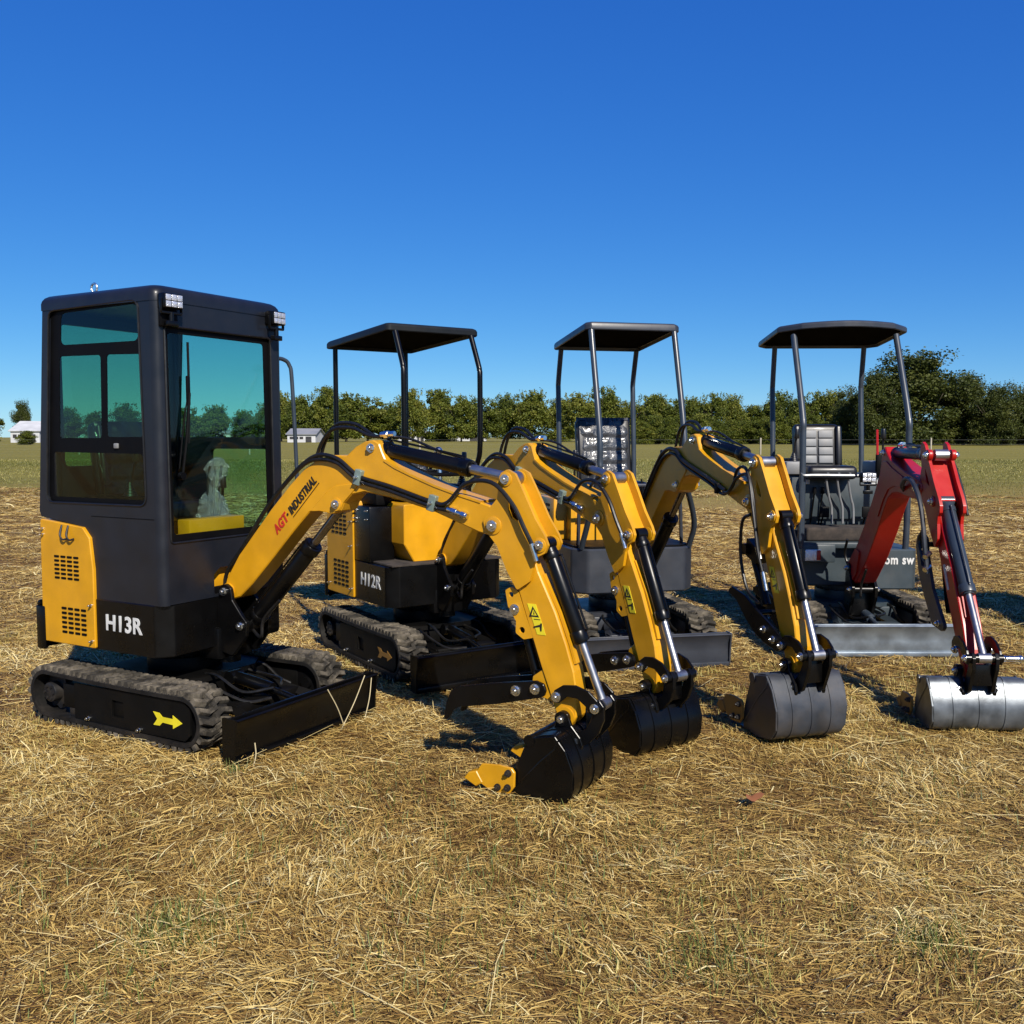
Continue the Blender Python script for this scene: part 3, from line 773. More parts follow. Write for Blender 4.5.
    m.build('blade_arm', c['ucmat'], bl)
    m = MB(); m.M = Rz
    m.cyl((.36, 0, .235), (.62, 0, .205), .032, seg=20, bev=.003); m.cyl((.60, 0, .207), (.80, 0, .17), .017, seg=16)
    m.cyl((.36, -.04, .235), (.36, .04, .235), .034)
    m.build('blade_cylinder', c['cylmat'], bl)
    m = MB(); m.M = Rz
    for pts in ([(.26, -.10, .26), (.38, -.13, .27), (.52, -.10, .20), (.66, -.03, .225)], [(.26, -.16, .25), (.42, -.21, .24), (.58, -.14, .17), (.64, -.03, .17)], [(.26, .12, .25), (.42, .16, .22), (.58, .10, .23), (.66, .02, .235)],
                [(.20, .20, .25), (.30, .26, .24), (.40, .27, .18), (.47, .29, .15)], [(.20, -.20, .25), (.30, -.26, .24), (.40, -.27, .18), (.47, -.29, .15)]):
        m = MB(); m.M = Rz; m.tube(pts, .008, seg=7); m.build('hydraulic_hose', HOSE, bl)

def louvre(root, name, x0, x1, z0, z1, nx, nz, y, mat=FLATB):
    m = MB()
    dx = (x1 - x0) / nx; dz = (z1 - z0) / nz
    for i in range(nx):
        for k in range(nz):
            a = x0 + dx * (i + .12); b = x0 + dx * (i + .88); z = z0 + dz * (k + .3) - (a - x0) * .0
            m.plate(rounded([(a, z), (b, z), (b, z + dz * .5), (a, z + dz * .5)], dz * .2, 2), y, y - .0025)
    return m.build(name, mat, root)

def work_light(root, x, y, z, rz):
    m = MB(); m.M = Matrix.Translation((x, y, z)) @ Matrix.Rotation(rz, 4, 'Z')
    m.box(-.03, .018, -.052, .052, -.035, .035, .006)
    for k in range(5): m.box(-.042, -.028, -.045 + k * .021, -.038 + k * .021, -.03, .03, .001)
    m.box(-.012, .004, -.055, .055, -.060, -.048, .002)
    m.box(-.012, .004, -.058, -.053, -.055, .01, .002); m.box(-.012, .004, .053, .058, -.055, .01, .002)
    m.cyl((-.004, 0, -.10), (-.004, 0, -.05), .012, seg=12); m.box(-.02, .012, -.03, .03, -.115, -.09, .003)
    o = m.build('work_light', BLACK, root)
    m = MB(); m.M = Matrix.Translation((x, y, z)) @ Matrix.Rotation(rz, 4, 'Z')
    for i in range(3):
        for k in range(2):
            m.box(.0185, .023, -.045 + i * .031, -.045 + i * .031 + .028, -.029 + k * .030, -.029 + k * .030 + .027, .002)
    m.build('lens', LENS, o)
    return o

def seat(root, x, y, z, h=.42, w=.40, cover=None, backmat=VINYL, panels=None):
    m = MB()
    m.box(x - .02, x + .38, y - w / 2, y + w / 2, z, z + .10, .035, 3)
    M0 = Matrix.Translation((x, y, z + .06)) @ Matrix.Rotation(R(-9), 4, 'Y')
    m.M = M0
    m.box(-.09, .0, -w / 2, w / 2, 0, h, .045, 4)
    bo = .07 if not panels else .045
    m.box(-.02, .030, -w / 2, -w / 2 + bo, .03, h - .02, .015, 3)
    m.box(-.02, .030, w / 2 - bo, w / 2, .03, h - .02, .015, 3)
    m.M = Matrix.Identity(4)
    o = m.build('seat', backmat, root)
    m = MB(); m.M = M0
    if panels:
        for i in range(2):
            for k in range(4):
                m.box(-.005, .014, -w / 2 + .055 + i * (w - .11) / 2 + .006, -w / 2 + .055 + (i + 1) * (w - .11) / 2 - .010, .05 + k * (h - .1) / 4, .05 + (k + 1) * (h - .1) / 4 - .006, .006)
    else:
        m.M = Matrix.Identity(4)
        g_ = bmesh.ops.create_grid(m.bm, x_segments=40, y_segments=44, size=.5)
        for v in g_['verts']:
            a, b_ = v.co.x, v.co.y
            edge = min(.5 - abs(a), .5 - abs(b_))
            d_ = .030 * min(1, edge * 9) - .010 * abs(math.sin((b_ + .5) * 16)) ** 6 + noise.noise(Vector((a * 7, b_ * 5, x * 9))) * .012 + noise.noise(Vector((a * 19, b_ * 17, 3))) * .006
            v.co = M0 @ Vector((.012 + d_, a * (w + .01), h / 2 + b_ * (h - .01)))
    m.build('seat_cushion', cover or FOAM, o)
    return o

def lever(root, x, y, z, h, lean=(0, 0), boot=True, mat=VINYL):
    m = MB()
    if boot:
        for k in range(5): m.cyl((x, y, z + k * .014), (x, y, z + k * .014 + .012), .036 - k * .005, .030 - k * .005, seg=16)
    m.tube([(x, y, z), (x + lean[0] * .5, y + lean[1] * .5, z + h * .55), (x + lean[0], y + lean[1], z + h * .72)], .008, seg=8)
    m.cyl((x + lean[0], y + lean[1], z + h * .70), (x + lean[0] * 1.1, y + lean[1] * 1.1, z + h), .020, .016, seg=12, bev=.004)
    return m.build('control_lever', mat, root)

def canopy(root, x0, x1, y0, y1, zr, zf, mat, curved=0.0, drop=.035, th=.02, nx=14, ny=14, chamf=.10):
    """moulded roof: crowned sheet with a turned-down rim"""
    m = MB()
    out = []
    ch = chamf
    base = [(x0, y0 + ch * .5), (x0, y1 - ch * .5), (x0 + ch * .5, y1), (x1 - ch, y1), (x1, y1 - ch), ]
    if curved:
        for k in range(1, 10):
            t = k / 10; yy = (y1 - ch) + ((y0 + ch) - (y1 - ch)) * t
            base.append((x1 + curved * math.sin(math.pi * t), yy))
    base += [(x1, y0 + ch), (x1 - ch, y0), (x0 + ch * .5, y0)]
    base = rounded(base, .03, 3)
    zz = lambda x: zr + (zf - zr) * (x - x0) / (x1 - x0)
    cx, cy = (x0 + x1) / 2, (y0 + y1) / 2
    rings = []
    for sc, dz in ((1.0, -drop), (1.0, -.008), (.985, .004), (.955, .012), (.75, .020), (.40, .026), (.02, .028)):
        rings.append([m.bm.verts.new(Vector((cx + (x - cx) * sc, cy + (y - cy) * sc, zz(cx + (x - cx) * sc) + dz))) for x, y in base])
    inner = []
    for sc, dz in ((.988, -drop), (.975, -.012), (.94, -.004), (.4, .010), (.02, .012)):
        inner.append([m.bm.verts.new(Vector((cx + (x - cx) * sc, cy + (y - cy) * sc, zz(cx + (x - cx) * sc) + dz - .006))) for x, y in base])
    n = len(base)
    def strip(A_, B_):
        for i in range(n):
            j = (i + 1) % n
            m.bm.faces.new((A_[i], A_[j], B_[j], B_[i]))
    for a, b in zip(rings, rings[1:]): strip(a, b)
    strip(rings[0], inner[0])
    for a, b in zip(inner, inner[1:]): strip(a, b)
    m.bm.faces.new(rings[-1]); m.bm.faces.new(inner[-1])
    o = m.build('canopy', mat, root, angle=28)
    m = MB()
    low = [m.bm.verts.new(Vector((cx + (x - cx) * .955, cy + (y - cy) * .955, zz(cx + (x - cx) * .955) - .016))) for x, y in base]
    hi = [m.bm.verts.new(v.co + Vector((0, 0, .004))) for v in low]
    strip(low, hi); m.bm.faces.new(low); m.bm.faces.new(hi[::-1])
    m.build('shade_sheet', SHADEB, o)  # added black sheet: paints the roof's underside as dark as deep shade
    return o

def post(root, pts, r, mat):
    m = MB(); m.tube(pts, r, seg=14, k=5)
    return m.build('canopy_post', mat, root)

# ------------------------------------------------------------------ the four excavators
GRP = 'mini excavators lined up on the mown field'
ROOTS = []

# ---- 1: enclosed cab, H13R
m1 = empty('excavator', (-1.722, 4.988, 0), R(-29.5), 'yellow mini excavator with an enclosed dark grey glass cab and H13R on its side', 'excavator', GRP)
ROOTS.append(m1)
cfg1 = dict(paint=YEL, bracket=BLACK, cylmat=BLACK, bucketmat=BLACK, cutmat=YEL, ucmat=UCB, blademat=BLACK, logo=True, blade_label='black dozer blade with straw stalks lying against it', bucket_label='black digging bucket with bright yellow side cutters')
B, A = posed(0, 0, 1)
boom_group(m1, B, A, cfg1)
undercarriage(m1, R(-.8), cfg1, seed=1)

def body_common(root, shellmat, low=.400, top=.655, xb=-.14, xf=.33, w=.42, chf=.0):
    m = MB()
    out = [(-.50, -w + .01), (xb, -w), (xf - .06, -w), (xf, -w + .07), (xf, w - .07), (xf - .06, w), (xb, w), (-.50, w - .01), (-.56, w - .1), (-.56, -w + .1)]
    m.plate(rounded(out, .02), low, top, bev=.006, axis='z')
    # deck under the boom foot
    m.box(.22, .36, -.11, .11, low - .06, low + .10, .01)
    return m.build('lower_body', shellmat, root)

lb = body_common(m1, BLACK)
text_mesh('lettering', 'H13R', .108, WHITEP, lb, (-.075, -.4232, .508), (1, 0, 0), (0, 0, 1), .98, bold=.026, sp=1.08, label='white characters H13R')
# yellow engine side panel and hood
m = MB()
pan = rounded([(-.555, .405), (-.145, .405), (-.145, .80), (-.165, .955), (-.215, 1.005), (-.545, 1.035)], .012)
m.plate(pan, -.400, -.432, bev=.004)
m.plate(pan, .432, .400, bev=.004)
m.box(-.575, -.50, -.398, .398, .42, 1.03, .02)
m.box(-.50, -.16, -.398, .398, .66, 1.0, .01)
sp = m.build('engine_cover', YEL, m1)
louvre(sp, 'louvre', -.445, -.245, .730, .860, 4, 6, -.4322)
louvre(sp, 'louvre', -.400, -.200, .455, .600, 4, 6, -.4322)
m = MB()
bolts('panel_bolt', sp, ZINC, [(q, -.432, .007, -1) for q in ((-.525, .985), (-.525, .955), (-.165, .44), (-.165, .62))])
for dx in (0, .05):
    m = MB(); m.tube([(-.37 + dx, -.433, 1.01), (-.365 + dx, -.45, .965), (-.345 + dx, -.45, .940), (-.325 + dx, -.436, .945)], .005, seg=6)
    m.build('panel_latch', DARKMET, sp)
m = MB()
m.tube([(-.565, -.41, .365), (-.592, -.41, .40), (-.60, -.41, .58), (-.585, -.41, .60)], .014, seg=8)
m.box(-.600, -.585, -.425, .425, .36, .585, .006)
m.box(-.60, -.53, -.438, -.426, .362, .585, .008); m.box(-.60, -.53, .426, .438, .362, .585, .008)
m.build('rear_bumper', BLACK, m1)

# cab
CX0, CX1, CW = -.478, .33, .42
def cab(root):
    m = MB()
    top = 2.155
    side = [(-.568, 1.075), (-.486, 2.100), (.292, 2.100), (.292, .652), (-.172, .652), (-.192, .955), (-.225, .998), (-.29, 1.012), (-.555, 1.045)]
    side = rounded(side[:1], .0) + side[1:4] + rounded(side[4:] , .0)
    side = [(-.568, 1.075), (-.486, 2.100), (.292, 2.100), (.292, .652), (-.172, .652)] + rounded([(-.172, .652), (-.192, .955), (-.235, 1.005), (-.30, 1.016), (-.555, 1.045)], .03)[5:-5] + [(-.555, 1.045)]
    win = rounded([(-.508, 1.118), (-.440, 2.078), (.217, 2.090), (.238, 1.122)], .05, 7)
    m.plate(side, -.415, -.385, holes=[win], bev=0)
    winl = rounded([(-.46, 1.45), (-.42, 2.06), (.21, 2.07), (.245, 1.45)], .03)
    winl2 = rounded([(-.20, .80), (-.20, 1.385), (.245, 1.385), (.245, .80)], .03)
    up_ = [p for p in side if p[1] > 1.42]
    m.plate([(-.540, 1.4175), (-.486, 2.100), (.292, 2.100), (.292, 1.4175)], .415, .385, holes=[winl])
    m.plate([(-.568, 1.075), (-.540, 1.4175), (.292, 1.4175), (.292, .652), (-.172, .652), (-.192, .955), (-.235, 1.005), (-.555, 1.045)], .415, .385, holes=[winl2])
    # front frame (yz)
    fr = [(-.345, .655), (.345, .655), (.345, 2.10), (-.345, 2.10)]
    op = rounded([(-.30, .955), (.318, .955), (.30, 1.965), (-.312, 1.965)], .03)
    notch = rounded([(-.10, .665), (.10, .665), (.10, .80), (-.06, .80), (-.10, .77)], .015)
    m.M = Matrix.Translation((.0, 0, 0))
    fro = [(-.378, .655), (.378, .655), (.378, 2.100), (-.378, 2.100)]
    m.plate([(-.378, .88), (.378, .88), (.378, 2.100), (-.378, 2.100)], .332, .302, holes=[rounded([(-.362, .945), (.335, .945), (.325, 1.968), (-.368, 1.968)], .02)], axis='x')
    m.plate([(-.378, .655), (.378, .655), (.378, .88), (-.378, .88)], .332, .302, holes=[notch], axis='x')
    # rear frame
    m.plate([(-.40, 1.05), (.40, 1.05), (.40, 2.10), (-.40, 2.10)], -.455, -.478, holes=[rounded([(-.34, 1.30), (.34, 1.30), (.34, 2.02), (-.34, 2.02)], .03)], axis='x')
    m.box(-.55, -.455, -.40, .40, 1.045, 1.075, .005)
    # corner pillars
    for s in (-1, 1):
        q = []
        for a in range(9):
            an = -math.pi / 2 + a * math.pi / 16 if s < 0 else math.pi / 2 - a * math.pi / 16
            q.append((.290 + .0425 * math.cos(an), s * .3755 + .040 * math.sin(an)))
        q2 = [((x - .290) * .3 + .290, (y - s * .3755) * .3 + s * .3755) for x, y in q][::-1]
        m.plate(q + q2, .652, 2.100, axis='z')
        m.box(-.484, -.44, min(s * .37, s * .40), max(s * .37, s * .40), 1.06, 2.09, .006)
    # roof: rounded slab
    ro = rounded([(-.490, -.419), (.336, -.419), (.336, .419), (-.490, .419)], .055, 7)
    ro = [(-.492, -.417), (-.490, -.419)] + [p for p in ro if p[0] > 0] + [(-.490, .419), (-.492, .417)]
    cx, cy = -.077, 0
    rings = []
    for ins, z in ((.0, 2.078), (.0, 2.110), (.004, 2.126), (.013, 2.140), (.028, 2.150), (.05, 2.156), (.12, 2.162), (.38, 2.168)):
        rings.append([m.bm.verts.new(Vector((cx + (x - cx) * (1 - ins / .413), cy + y * (1 - ins / .419), z))) for x, y in ro])
    n = len(ro)
    for a, b in zip(rings, rings[1:]):
        for i in range(n):
            j = (i + 1) % n; m.bm.faces.new((a[i], a[j], b[j], b[i]))
    m.bm.faces.new(rings[-1]); m.bm.faces.new(rings[0][::-1])
    cb = m.build('cab', DGREY, root, angle=30)
    # header band under the roof at the front
    # side window: black printed border with the pane openings
    m = MB()
    o_ = rounded([(-.506, 1.120), (-.439, 2.076), (.215, 2.088), (.236, 1.124)], .05, 7)
    p1 = rounded([(-.375, 1.905), (-.362, 2.060), (.193, 2.072), (.197, 1.900)], .035, 6)
    p2 = rounded([(-.405, 1.445), (-.385, 1.850), (-.075, 1.845), (-.085, 1.445)], .02)
    p3 = rounded([(-.045, 1.450), (-.032, 1.845), (.205, 1.838), (.208, 1.450)], .02)
    p4 = rounded([(-.470, 1.150), (-.455, 1.375), (.205, 1.370), (.210, 1.150)], .02)
    m.plate(o_, -.402, -.396, holes=[p1, p2, p3, p4])
    sf = m.build('side_window', FLATB, cb)
    m = MB(); m.plate(o_, -.400, -.398); m.build('pane', GLASS_S, sf)
    m = MB(); m.tube([(x_, -.415, z_) for x_, z_ in o_ + [o_[0]]], .006, seg=6, smooth=False); m.build('rubber_seal', HOSE, sf)
    m = MB(); m.box(.012, .040, -.414, -.402, 1.395, 1.420, .004); m.build('window_latch', LGREY, sf)
    m = MB()
    o_ = rounded([(-.361, .947), (.334, .947), (.324, 1.966), (-.367, 1.966)], .02)
    m.plate(o_, .320, .314, holes=[rounded([(-.330, .985), (.298, .985), (.285, 1.935), (-.340, 1.935)], .02)], axis='x')
    ws = m.build('windshield', FLATB, cb)
    m = MB(); m.plate(o_, .318, .316, axis='x'); m.build('pane', GLASS_F, ws)
    m = MB(); m.tube([(.332, y_, z_) for y_, z_ in o_ + [o_[0]]], .006, seg=6, smooth=False); m.build('rubber_seal', HOSE, ws)
    m = MB()
    m.tube([(.337, -.285, 1.27), (.345, -.262, 1.45), (.345, -.238, 1.66)], .007, seg=6); m.cyl((.322, -.285, 1.265), (.345, -.285, 1.265), .018, seg=12)
    m.box(.335, .347, -.253, -.232, 1.60, 1.74, .004); m.tube([(.334, -.240, 1.42), (.338, -.235, 1.68), (.334, -.232, 1.90)], .006, seg=6)
    m.tube([(.333, -.30, 1.30), (.338, -.27, 1.52), (.340, -.25, 1.62)], .004, seg=6)
    m.build('wiper', FLATB, cb)
    # door glass on the far side and rear glass
    m = MB(); m.plate(rounded([(-.47, 1.44), (-.43, 2.07), (.22, 2.08), (.255, 1.44)], .03), .398, .401); m.build('door_glass', GLASS_D, cb)
    m = MB(); m.plate(rounded([(-.21, .79), (-.21, 1.395), (.255, 1.395), (.255, .79)], .03), .398, .401)
    m.build('door_glass', GLASS_D, cb)
    m = MB(); m.plate(rounded([(-.35, 1.29), (.35, 1.29), (.35, 2.03), (-.35, 2.03)], .03), -.468, -.465, axis='x'); m.build('rear_glass', GLASS_S, cb)
    m = MB(); m.tube([(.30, .40, 1.87), (.30, .455, 1.868), (.31, .49, 1.84), (.32, .50, 1.74), (.33, .515, 1.20), (.33, .50, .98), (.32, .42, .96)], .011, seg=10)
    m.build('grab_handle', TUBEG, cb)
    work_light(cb, .372, -.355, 2.075, R(-4)); work_light(cb, .372, .335, 2.070, R(5))
    m = MB(); m.box(.3325, .350, -.40, -.30, 1.96, 2.06, .004); m.build('lamp_bracket', FLATB, cb)
    # lifting eye
    m = MB(); m.cyl((-.37, -.20, 2.155), (-.37, -.20, 2.190), .010, seg=10)
    m.tube([(-.37 + .022 * math.cos(a * math.pi / 8), -.20, 2.212 + .022 * math.sin(a * math.pi / 8)) for a in range(17)], .006, seg=6, smooth=False)
    m.build('lifting_eye', ZINC, cb)
    m = MB(); m.box(-.165, .285, -.4165, -.4155, 1.060, 1.064); m.build('panel_seam', FLATB, cb)
    # interior
    m = MB(); m.box(-.44, .30, -.38, .38, .66, .70, .004); m.build('cab_floor', FLATB, root)
    m = MB(); m.box(-.44, -.16, -.36, .36, .70, 1.02, .02); m.build('seat_base', FLATB, root)
    seat(root, -.30, -.02, 1.02, .46, .42, cover=VINYL)
    m = MB(); m.box(-.28, .06, -.375, -.25, .92, 1.16, .02); m.build('console', FLATB, root); m = MB(); m.box(-.28, .06, .25, .375, .72, 1.02, .02); m.build('console', FLATB, root)
    lever(root, -.02, -.30, 1.16, .24, (.03, .02)); lever(root, -.02, .30, 1.02, .22, (.03, -.02))
    m = MB(); m.box(.20, .285, -.205, .160, .93, 1.045, .006); m.box(.02, .20, -.205, .160, .93, .95, .004); m.build('front_console', YEL, root)
    # plastic-wrapped travel levers
    m = MB()
    for k in range(3): m = MB(); m.tube([(.14, .06 + k * .035, .95), (.13, .06 + k * .04, 1.18), (.15, .06 + k * .04, 1.30)], .007, seg=6); tl = m.build('travel_lever', DARKMET, root)
    m = MB(); prof_ = ((0, .085), (.18, .10), (.35, .075), (.5, .045), (.68, .035), (.82, .055), (.93, .045), (1, .012))
    def pr_(t):
        for (a, ra), (b_, rb) in zip(prof_, prof_[1:]):
            if t <= b_: return ra + (rb - ra) * (t - a) / (b_ - a)
        return .012
    m.tube([(.13, .10, .955), (.13, .10, 1.05), (.125, .10, 1.15), (.13, .11, 1.25), (.14, .13, 1.345)], pr_, seg=40, k=14)
    for v in m.bm.verts:
        d = noise.noise(v.co * 14) * .030 + noise.noise(v.co * 38) * .018 + noise.noise(v.co * 80) * .006
        v.co += Vector((v.co.x - .13, v.co.y - .10, 0)).normalized() * d
    m.build('plastic_wrap', WRAP, tl, angle=180)
    m = MB(); m.box(-.10, -.02, .05, .13, .70, .98, .01); m.cyl((-.06, .09, .97), (-.06, .09, 1.12), .05, .03); m.build('fan_unit', FLATB, root)
    # yellow boom support seen through the notch
    m = MB(); m.box(.16, .290, -.12, .12, .668, .83, .008); m.build('boom_support', YEL, root)
cab(m1)

# ---- 2: yellow, black canopy, H12R
m2 = empty('excavator', (-.599, 6.329, 0), R(-56), 'yellow mini excavator with a flat black canopy and H12R on its black side', 'excavator', GRP)
ROOTS.append(m2)
cfg2 = dict(cfg1, logo=False, arrowbright=0, blade_label='black dozer blade in shade', bs=.95)
B, A = posed(-.0195, .0374, 1)
boom_group(m2, B, A, cfg2)
undercarriage(m2, R(-1), cfg2, seed=2)
lb = body_common(m2, BLACK, xb=-.13, xf=.36)
text_mesh('lettering', 'H12R', .112, WHITEP, lb, (-.045, -.4232, .508), (1, 0, 0), (0, 0, 1), 1.02, bold=.018, sp=1.12, label='white characters H12R')
m = MB()
pan = rounded([(-.555, .405), (-.135, .405), (-.135, 1.04), (-.555, 1.05)], .012)
m.plate(pan, -.400, -.432, bev=.004); m.plate(pan, .432, .400, bev=.004)
m.box(-.575, -.50, -.398, .398, .42, 1.04, .02); m.box(-.50, -.15, -.398, .398, .66, 1.035, .01)
sp = m.build('engine_cover', YEL, m2)
louvre(sp, 'louvre', -.48, -.23, .800, .97, 4, 6, -.4322)
louvre(sp, 'louvre', -.45, -.20, .455, .640, 4, 6, -.4322)
bolts('panel_bolt', sp, ZINC, [(q, -.432, .007, -1) for q in ((-.165, .46), (-.165, .74), (-.165, .90), (-.52, .46))])
m = MB(); m.box(-.13, .10, .25, .425, .657, 1.01, .008); m.build('side_box', BLACK, m2)
m = MB(); m.box(-.13, .10, -.425, -.25, .657, 1.01, .008); sb = m.build('side_box', BLACK, m2)
bolts('panel_bolt', sb, ZINC, [(q, -.425, .006, -1) for q in ((-.10, .985), (.07, .985), (-.10, .93), (.07, .93))])
m = MB()
m.plate(rounded([(-.27, .78), (-.20, .665), (.20, .665), (.27, .78), (.27, 1.03), (-.27, 1.03)], .015), .0, .27, bev=.006, axis='x')
m.box(-.14, .0, -.245, .245, .66, 1.03, .01)
m.build('seat_base', YEL, m2)
m = MB(); m.box(-.145, .36, -.40, .40, .656, .668, .002); m.build('floor_plate', MAT_FLOOR, m2)
seat(m2, -.26, .0, 1.035, .22, .40)
for s in (-1, 1):
    m = MB(); m.box(-.22, .06, s * .30 - .06, s * .30 + .06, 1.012, 1.13, .02); m.build('console', FLATB, m2)
    lever(m2, .02, s * .30, 1.13, .22, (.03, 0))
m = MB()
m.tube([(-.30, -.22, 1.06), (-.28, -.23, 1.24), (-.10, -.23, 1.25), (.10, -.23, 1.21), (.14, -.23, 1.18)], .012, seg=8); m.build('arm_rest', FLATB, m2)
m = MB(); m.tube([(-.30, .22, 1.06), (-.28, .23, 1.24), (-.10, .23, 1.25), (.10, .23, 1.21), (.14, .23, 1.18)], .012, seg=8)
m.build('arm_rest', FLATB, m2)
m = MB(); m.tube([(.05, -.27, 1.45), (.20, -.22, 1.30), (.30, -.15, 1.235), (.34, -.05, 1.215), (.34, .10, 1.215), (.34, .205, 1.215)], .013, seg=8)
m.build('hand_rail', FLATB, m2)
m = MB(); m.tube([(.24, .0, 1.03), (.25, .0, 1.20), (.23, .0, 1.34)], .014, seg=8); m.sphere((.23, 0, 1.36), .028)
m.build('travel_lever', ZINC, m2)
canopy(m2, -.66, .27, -.375, .285, 2.09, 2.135, CANB, drop=.032, chamf=.02)
for s, yy in ((-1, -.335), (1, .205)):
    post(m2, [(-.595, yy, .66), (-.595, yy, 1.4), (-.595, yy, 2.05)], .017, BLACK)
    m = MB(); m.tube([(.34, yy, 1.215), (.375, yy, 1.29), (.405, yy, 1.40), (.405, yy, 1.82), (.400, yy, 1.87), (.385, yy, 1.91), (.30, yy, 2.09)], .017, seg=14, k=4); m.build('canopy_post', BLACK, m2)
    m = MB(); m.tube([(-.595, yy, 1.215), (.34, yy, 1.215)], .014, seg=10, smooth=False); m.build('side_bar', BLACK, m2)

m = MB()
m.tube([(-.565, -.41, .365), (-.592, -.41, .40), (-.60, -.41, .64), (-.585, -.41, .66)], .014, seg=8)
m.box(-.600, -.585, -.425, .425, .36, .645, .006)
m.box(-.60, -.56, -.438, -.426, .362, .645, .008); m.box(-.60, -.56, .426, .438, .362, .645, .008)
m.build('rear_bumper', BLACK, m2)

# ---- 3: slate grey body, grey canopy
m3 = empty('excavator', (.734, 6.760, 0), R(-77), 'yellow and slate grey mini excavator with plastic covered seat, third in the row', 'excavator', GRP)
ROOTS.append(m3)
YB = R(-73.9 + 77)
cfg3 = dict(cfg1, logo=False, blademat=SLATE, bucketmat=BUCKG, earmat=BLACK, ucmat=SLATE, arrow=False, hoses=2, cutmat=GOLDD, bs=1.09, bwid=.195, thumb='up3', blade_label='slate grey dozer blade', bucket_label='worn grey digging bucket')
B, A = posed(.0183, .0634, 1.01)
before = set(COL.objects)
boom_group(m3, B, A, cfg3)
for o in [o for o in COL.objects if o not in before]:
    o.data.transform(Matrix.Rotation(YB, 4, 'Z'))
undercarriage(m3, R(-2), cfg3, seed=3)
m = MB()
out = [(-.10, -.44), (.34, -.43), (.44, -.34), (.44, .34), (.34, .43), (-.10, .44)]
m.plate(rounded(out, .05, 5), .415, .715, bev=.010, axis='z')
m.box(-.56, -.102, -.40, .40, .41, .70, .02)
lb = m.build('lower_body', SLATE, m3)
m = MB(); m.plate(rounded([(-.06, -.415), (.33, -.405), (.415, -.325), (.415, .325), (.33, .405), (-.06, .415)], .05, 5), .7155, .728, bev=.004, axis='z'); m.build('floor_plate', FLATB, m3)
m = MB(); m.cyl((.436, -.13, .46), (.446, -.13, .46), .010, seg=10); m.build('body_bolt', ZINC, lb)
m = MB()
m.box(-.55, -.12, -.425, .425, .72, 1.02, .02)
m.box(-.58, -.20, -.40, .40, .43, .70, .02)
ec = m.build('engine_cover', YEL, m3)
louvre(ec, 'louvre', -.48, -.20, .75, .98, 2, 6, -.4252)
m = MB()
fr = [(-.33, .728), (.33, .728), (.33, 1.06), (-.33, 1.06)]
hs = [rounded([(a, b) for a, b in ((y, .76), (y + .09, .76), (y + .09, .86), (y, .86))], .006) for y in (-.30, .21)] + [rounded([(y, .90), (y + .07, .90), (y + .09, 1.0), (y, 1.0)], .006) for y in (-.30, .21)]
m.plate(fr, -.02, .0, holes=hs, axis='x')
m.box(-.118, -.021, -.33, .33, .73, 1.058, .004)
m.build('seat_base', YEL, m3)
seat(m3, -.24, .0, 1.04, .50, .40, cover=FOAM)
for s in (-1, 1):
    m = MB(); m.box(-.18, .10, s * .32 - .06, s * .32 + .06, 1.02, 1.10, .02); m.build('console', FLATB, m3)
    lever(m3, .04, s * .32, 1.10, .26, (.02, .0))
m = MB(); m.tube([(.30, -.37, .73), (.32, -.36, 1.08), (.32, -.30, 1.12), (.32, .28, 1.12), (.32, .34, 1.08), (.30, .37, .73)], .013, seg=8); m.build('hand_rail', SLATE, m3)
m = MB()
for y in (-.12, -.05, .05, .12): m = MB(); m.tube([(.20, y, .73), (.22, y, 1.0), (.18, y, 1.16)], .007, seg=6); m.build('travel_lever', FLATB, m3)
canopy(m3, -.28, .50, -.385, .262, 2.11, 2.175, SLATE, drop=.034, chamf=.03)
for yb, yt in ((-.375, -.35), (.385, .215)):
    m = MB(); m.tube([(.395, yb, .72), (.50, yb * .97, .90), (.68, yt, 1.22), (.695, yt, 1.30), (.68, yt, 1.5), (.50, yt, 2.13)], .019, seg=14, k=5); m.build('canopy_post', TUBEG, m3)
    m = MB(); m.tube([(-.22, yt, .72), (-.235, yt, 1.3), (-.265, yt, 1.75), (-.265, yt, 1.85), (-.20, yt, 2.07)], .018, seg=14, k=5); m.build('canopy_post', TUBEG, m3)

# ---- 4: red boom
m4 = empty('excavator', (2.465, 7.13, 0), R(-91), 'mini excavator with a red boom, blue-grey body and bare steel blade', 'excavator', GRP)
ROOTS.append(m4)
YB4 = R(-2.9)
B4 = dict(foot=(.474, .537), cylfoot=(.56, .40), cyltop=(1.20, 1.06), lug=(1.13, 1.352), armpiv=(1.78, 1.166))
A4 = dict(armpiv=(1.78, 1.166), armtop=(1.898, 1.352), bctop=(1.992, 1.105), linkarm=(2.41, .392), bktpin=(2.425, .290))
BOOM4 = [(.43, .50), (.42, .56), (.58, .69), (.76, .86), (.93, 1.05), (1.06, 1.22), (1.098, 1.335), (1.115, 1.385), (1.155, 1.39), (1.18, 1.36), (1.25, 1.315), (1.52, 1.25), (1.76, 1.21), (1.825, 1.175), (1.815, 1.12), (1.76, 1.10),
         (1.56, 1.105), (1.42, 1.12), (1.31, 1.110), (1.235, 1.075), (1.17, 1.01), (1.03, .84), (.84, .64), (.62, .46), (.50, .43)]
cfg4 = dict(cfg1, paint=RED, logo=False, blademat=GALV, bucketmat=SILV, earmat=BLACK, ucmat=TEALG, cylmat=TUBEG, arrow=False, hoses=4, nocyl=True, thumb='up4', cutmat=GOLDD, bs=.92, bwid=.235, blade_label='bare steel dozer blade', bucket_label='shiny bare steel bucket',
            boom_profile=BOOM4, bw=.066, longpin=True, label='plain', r3=.036)
before = set(COL.objects)
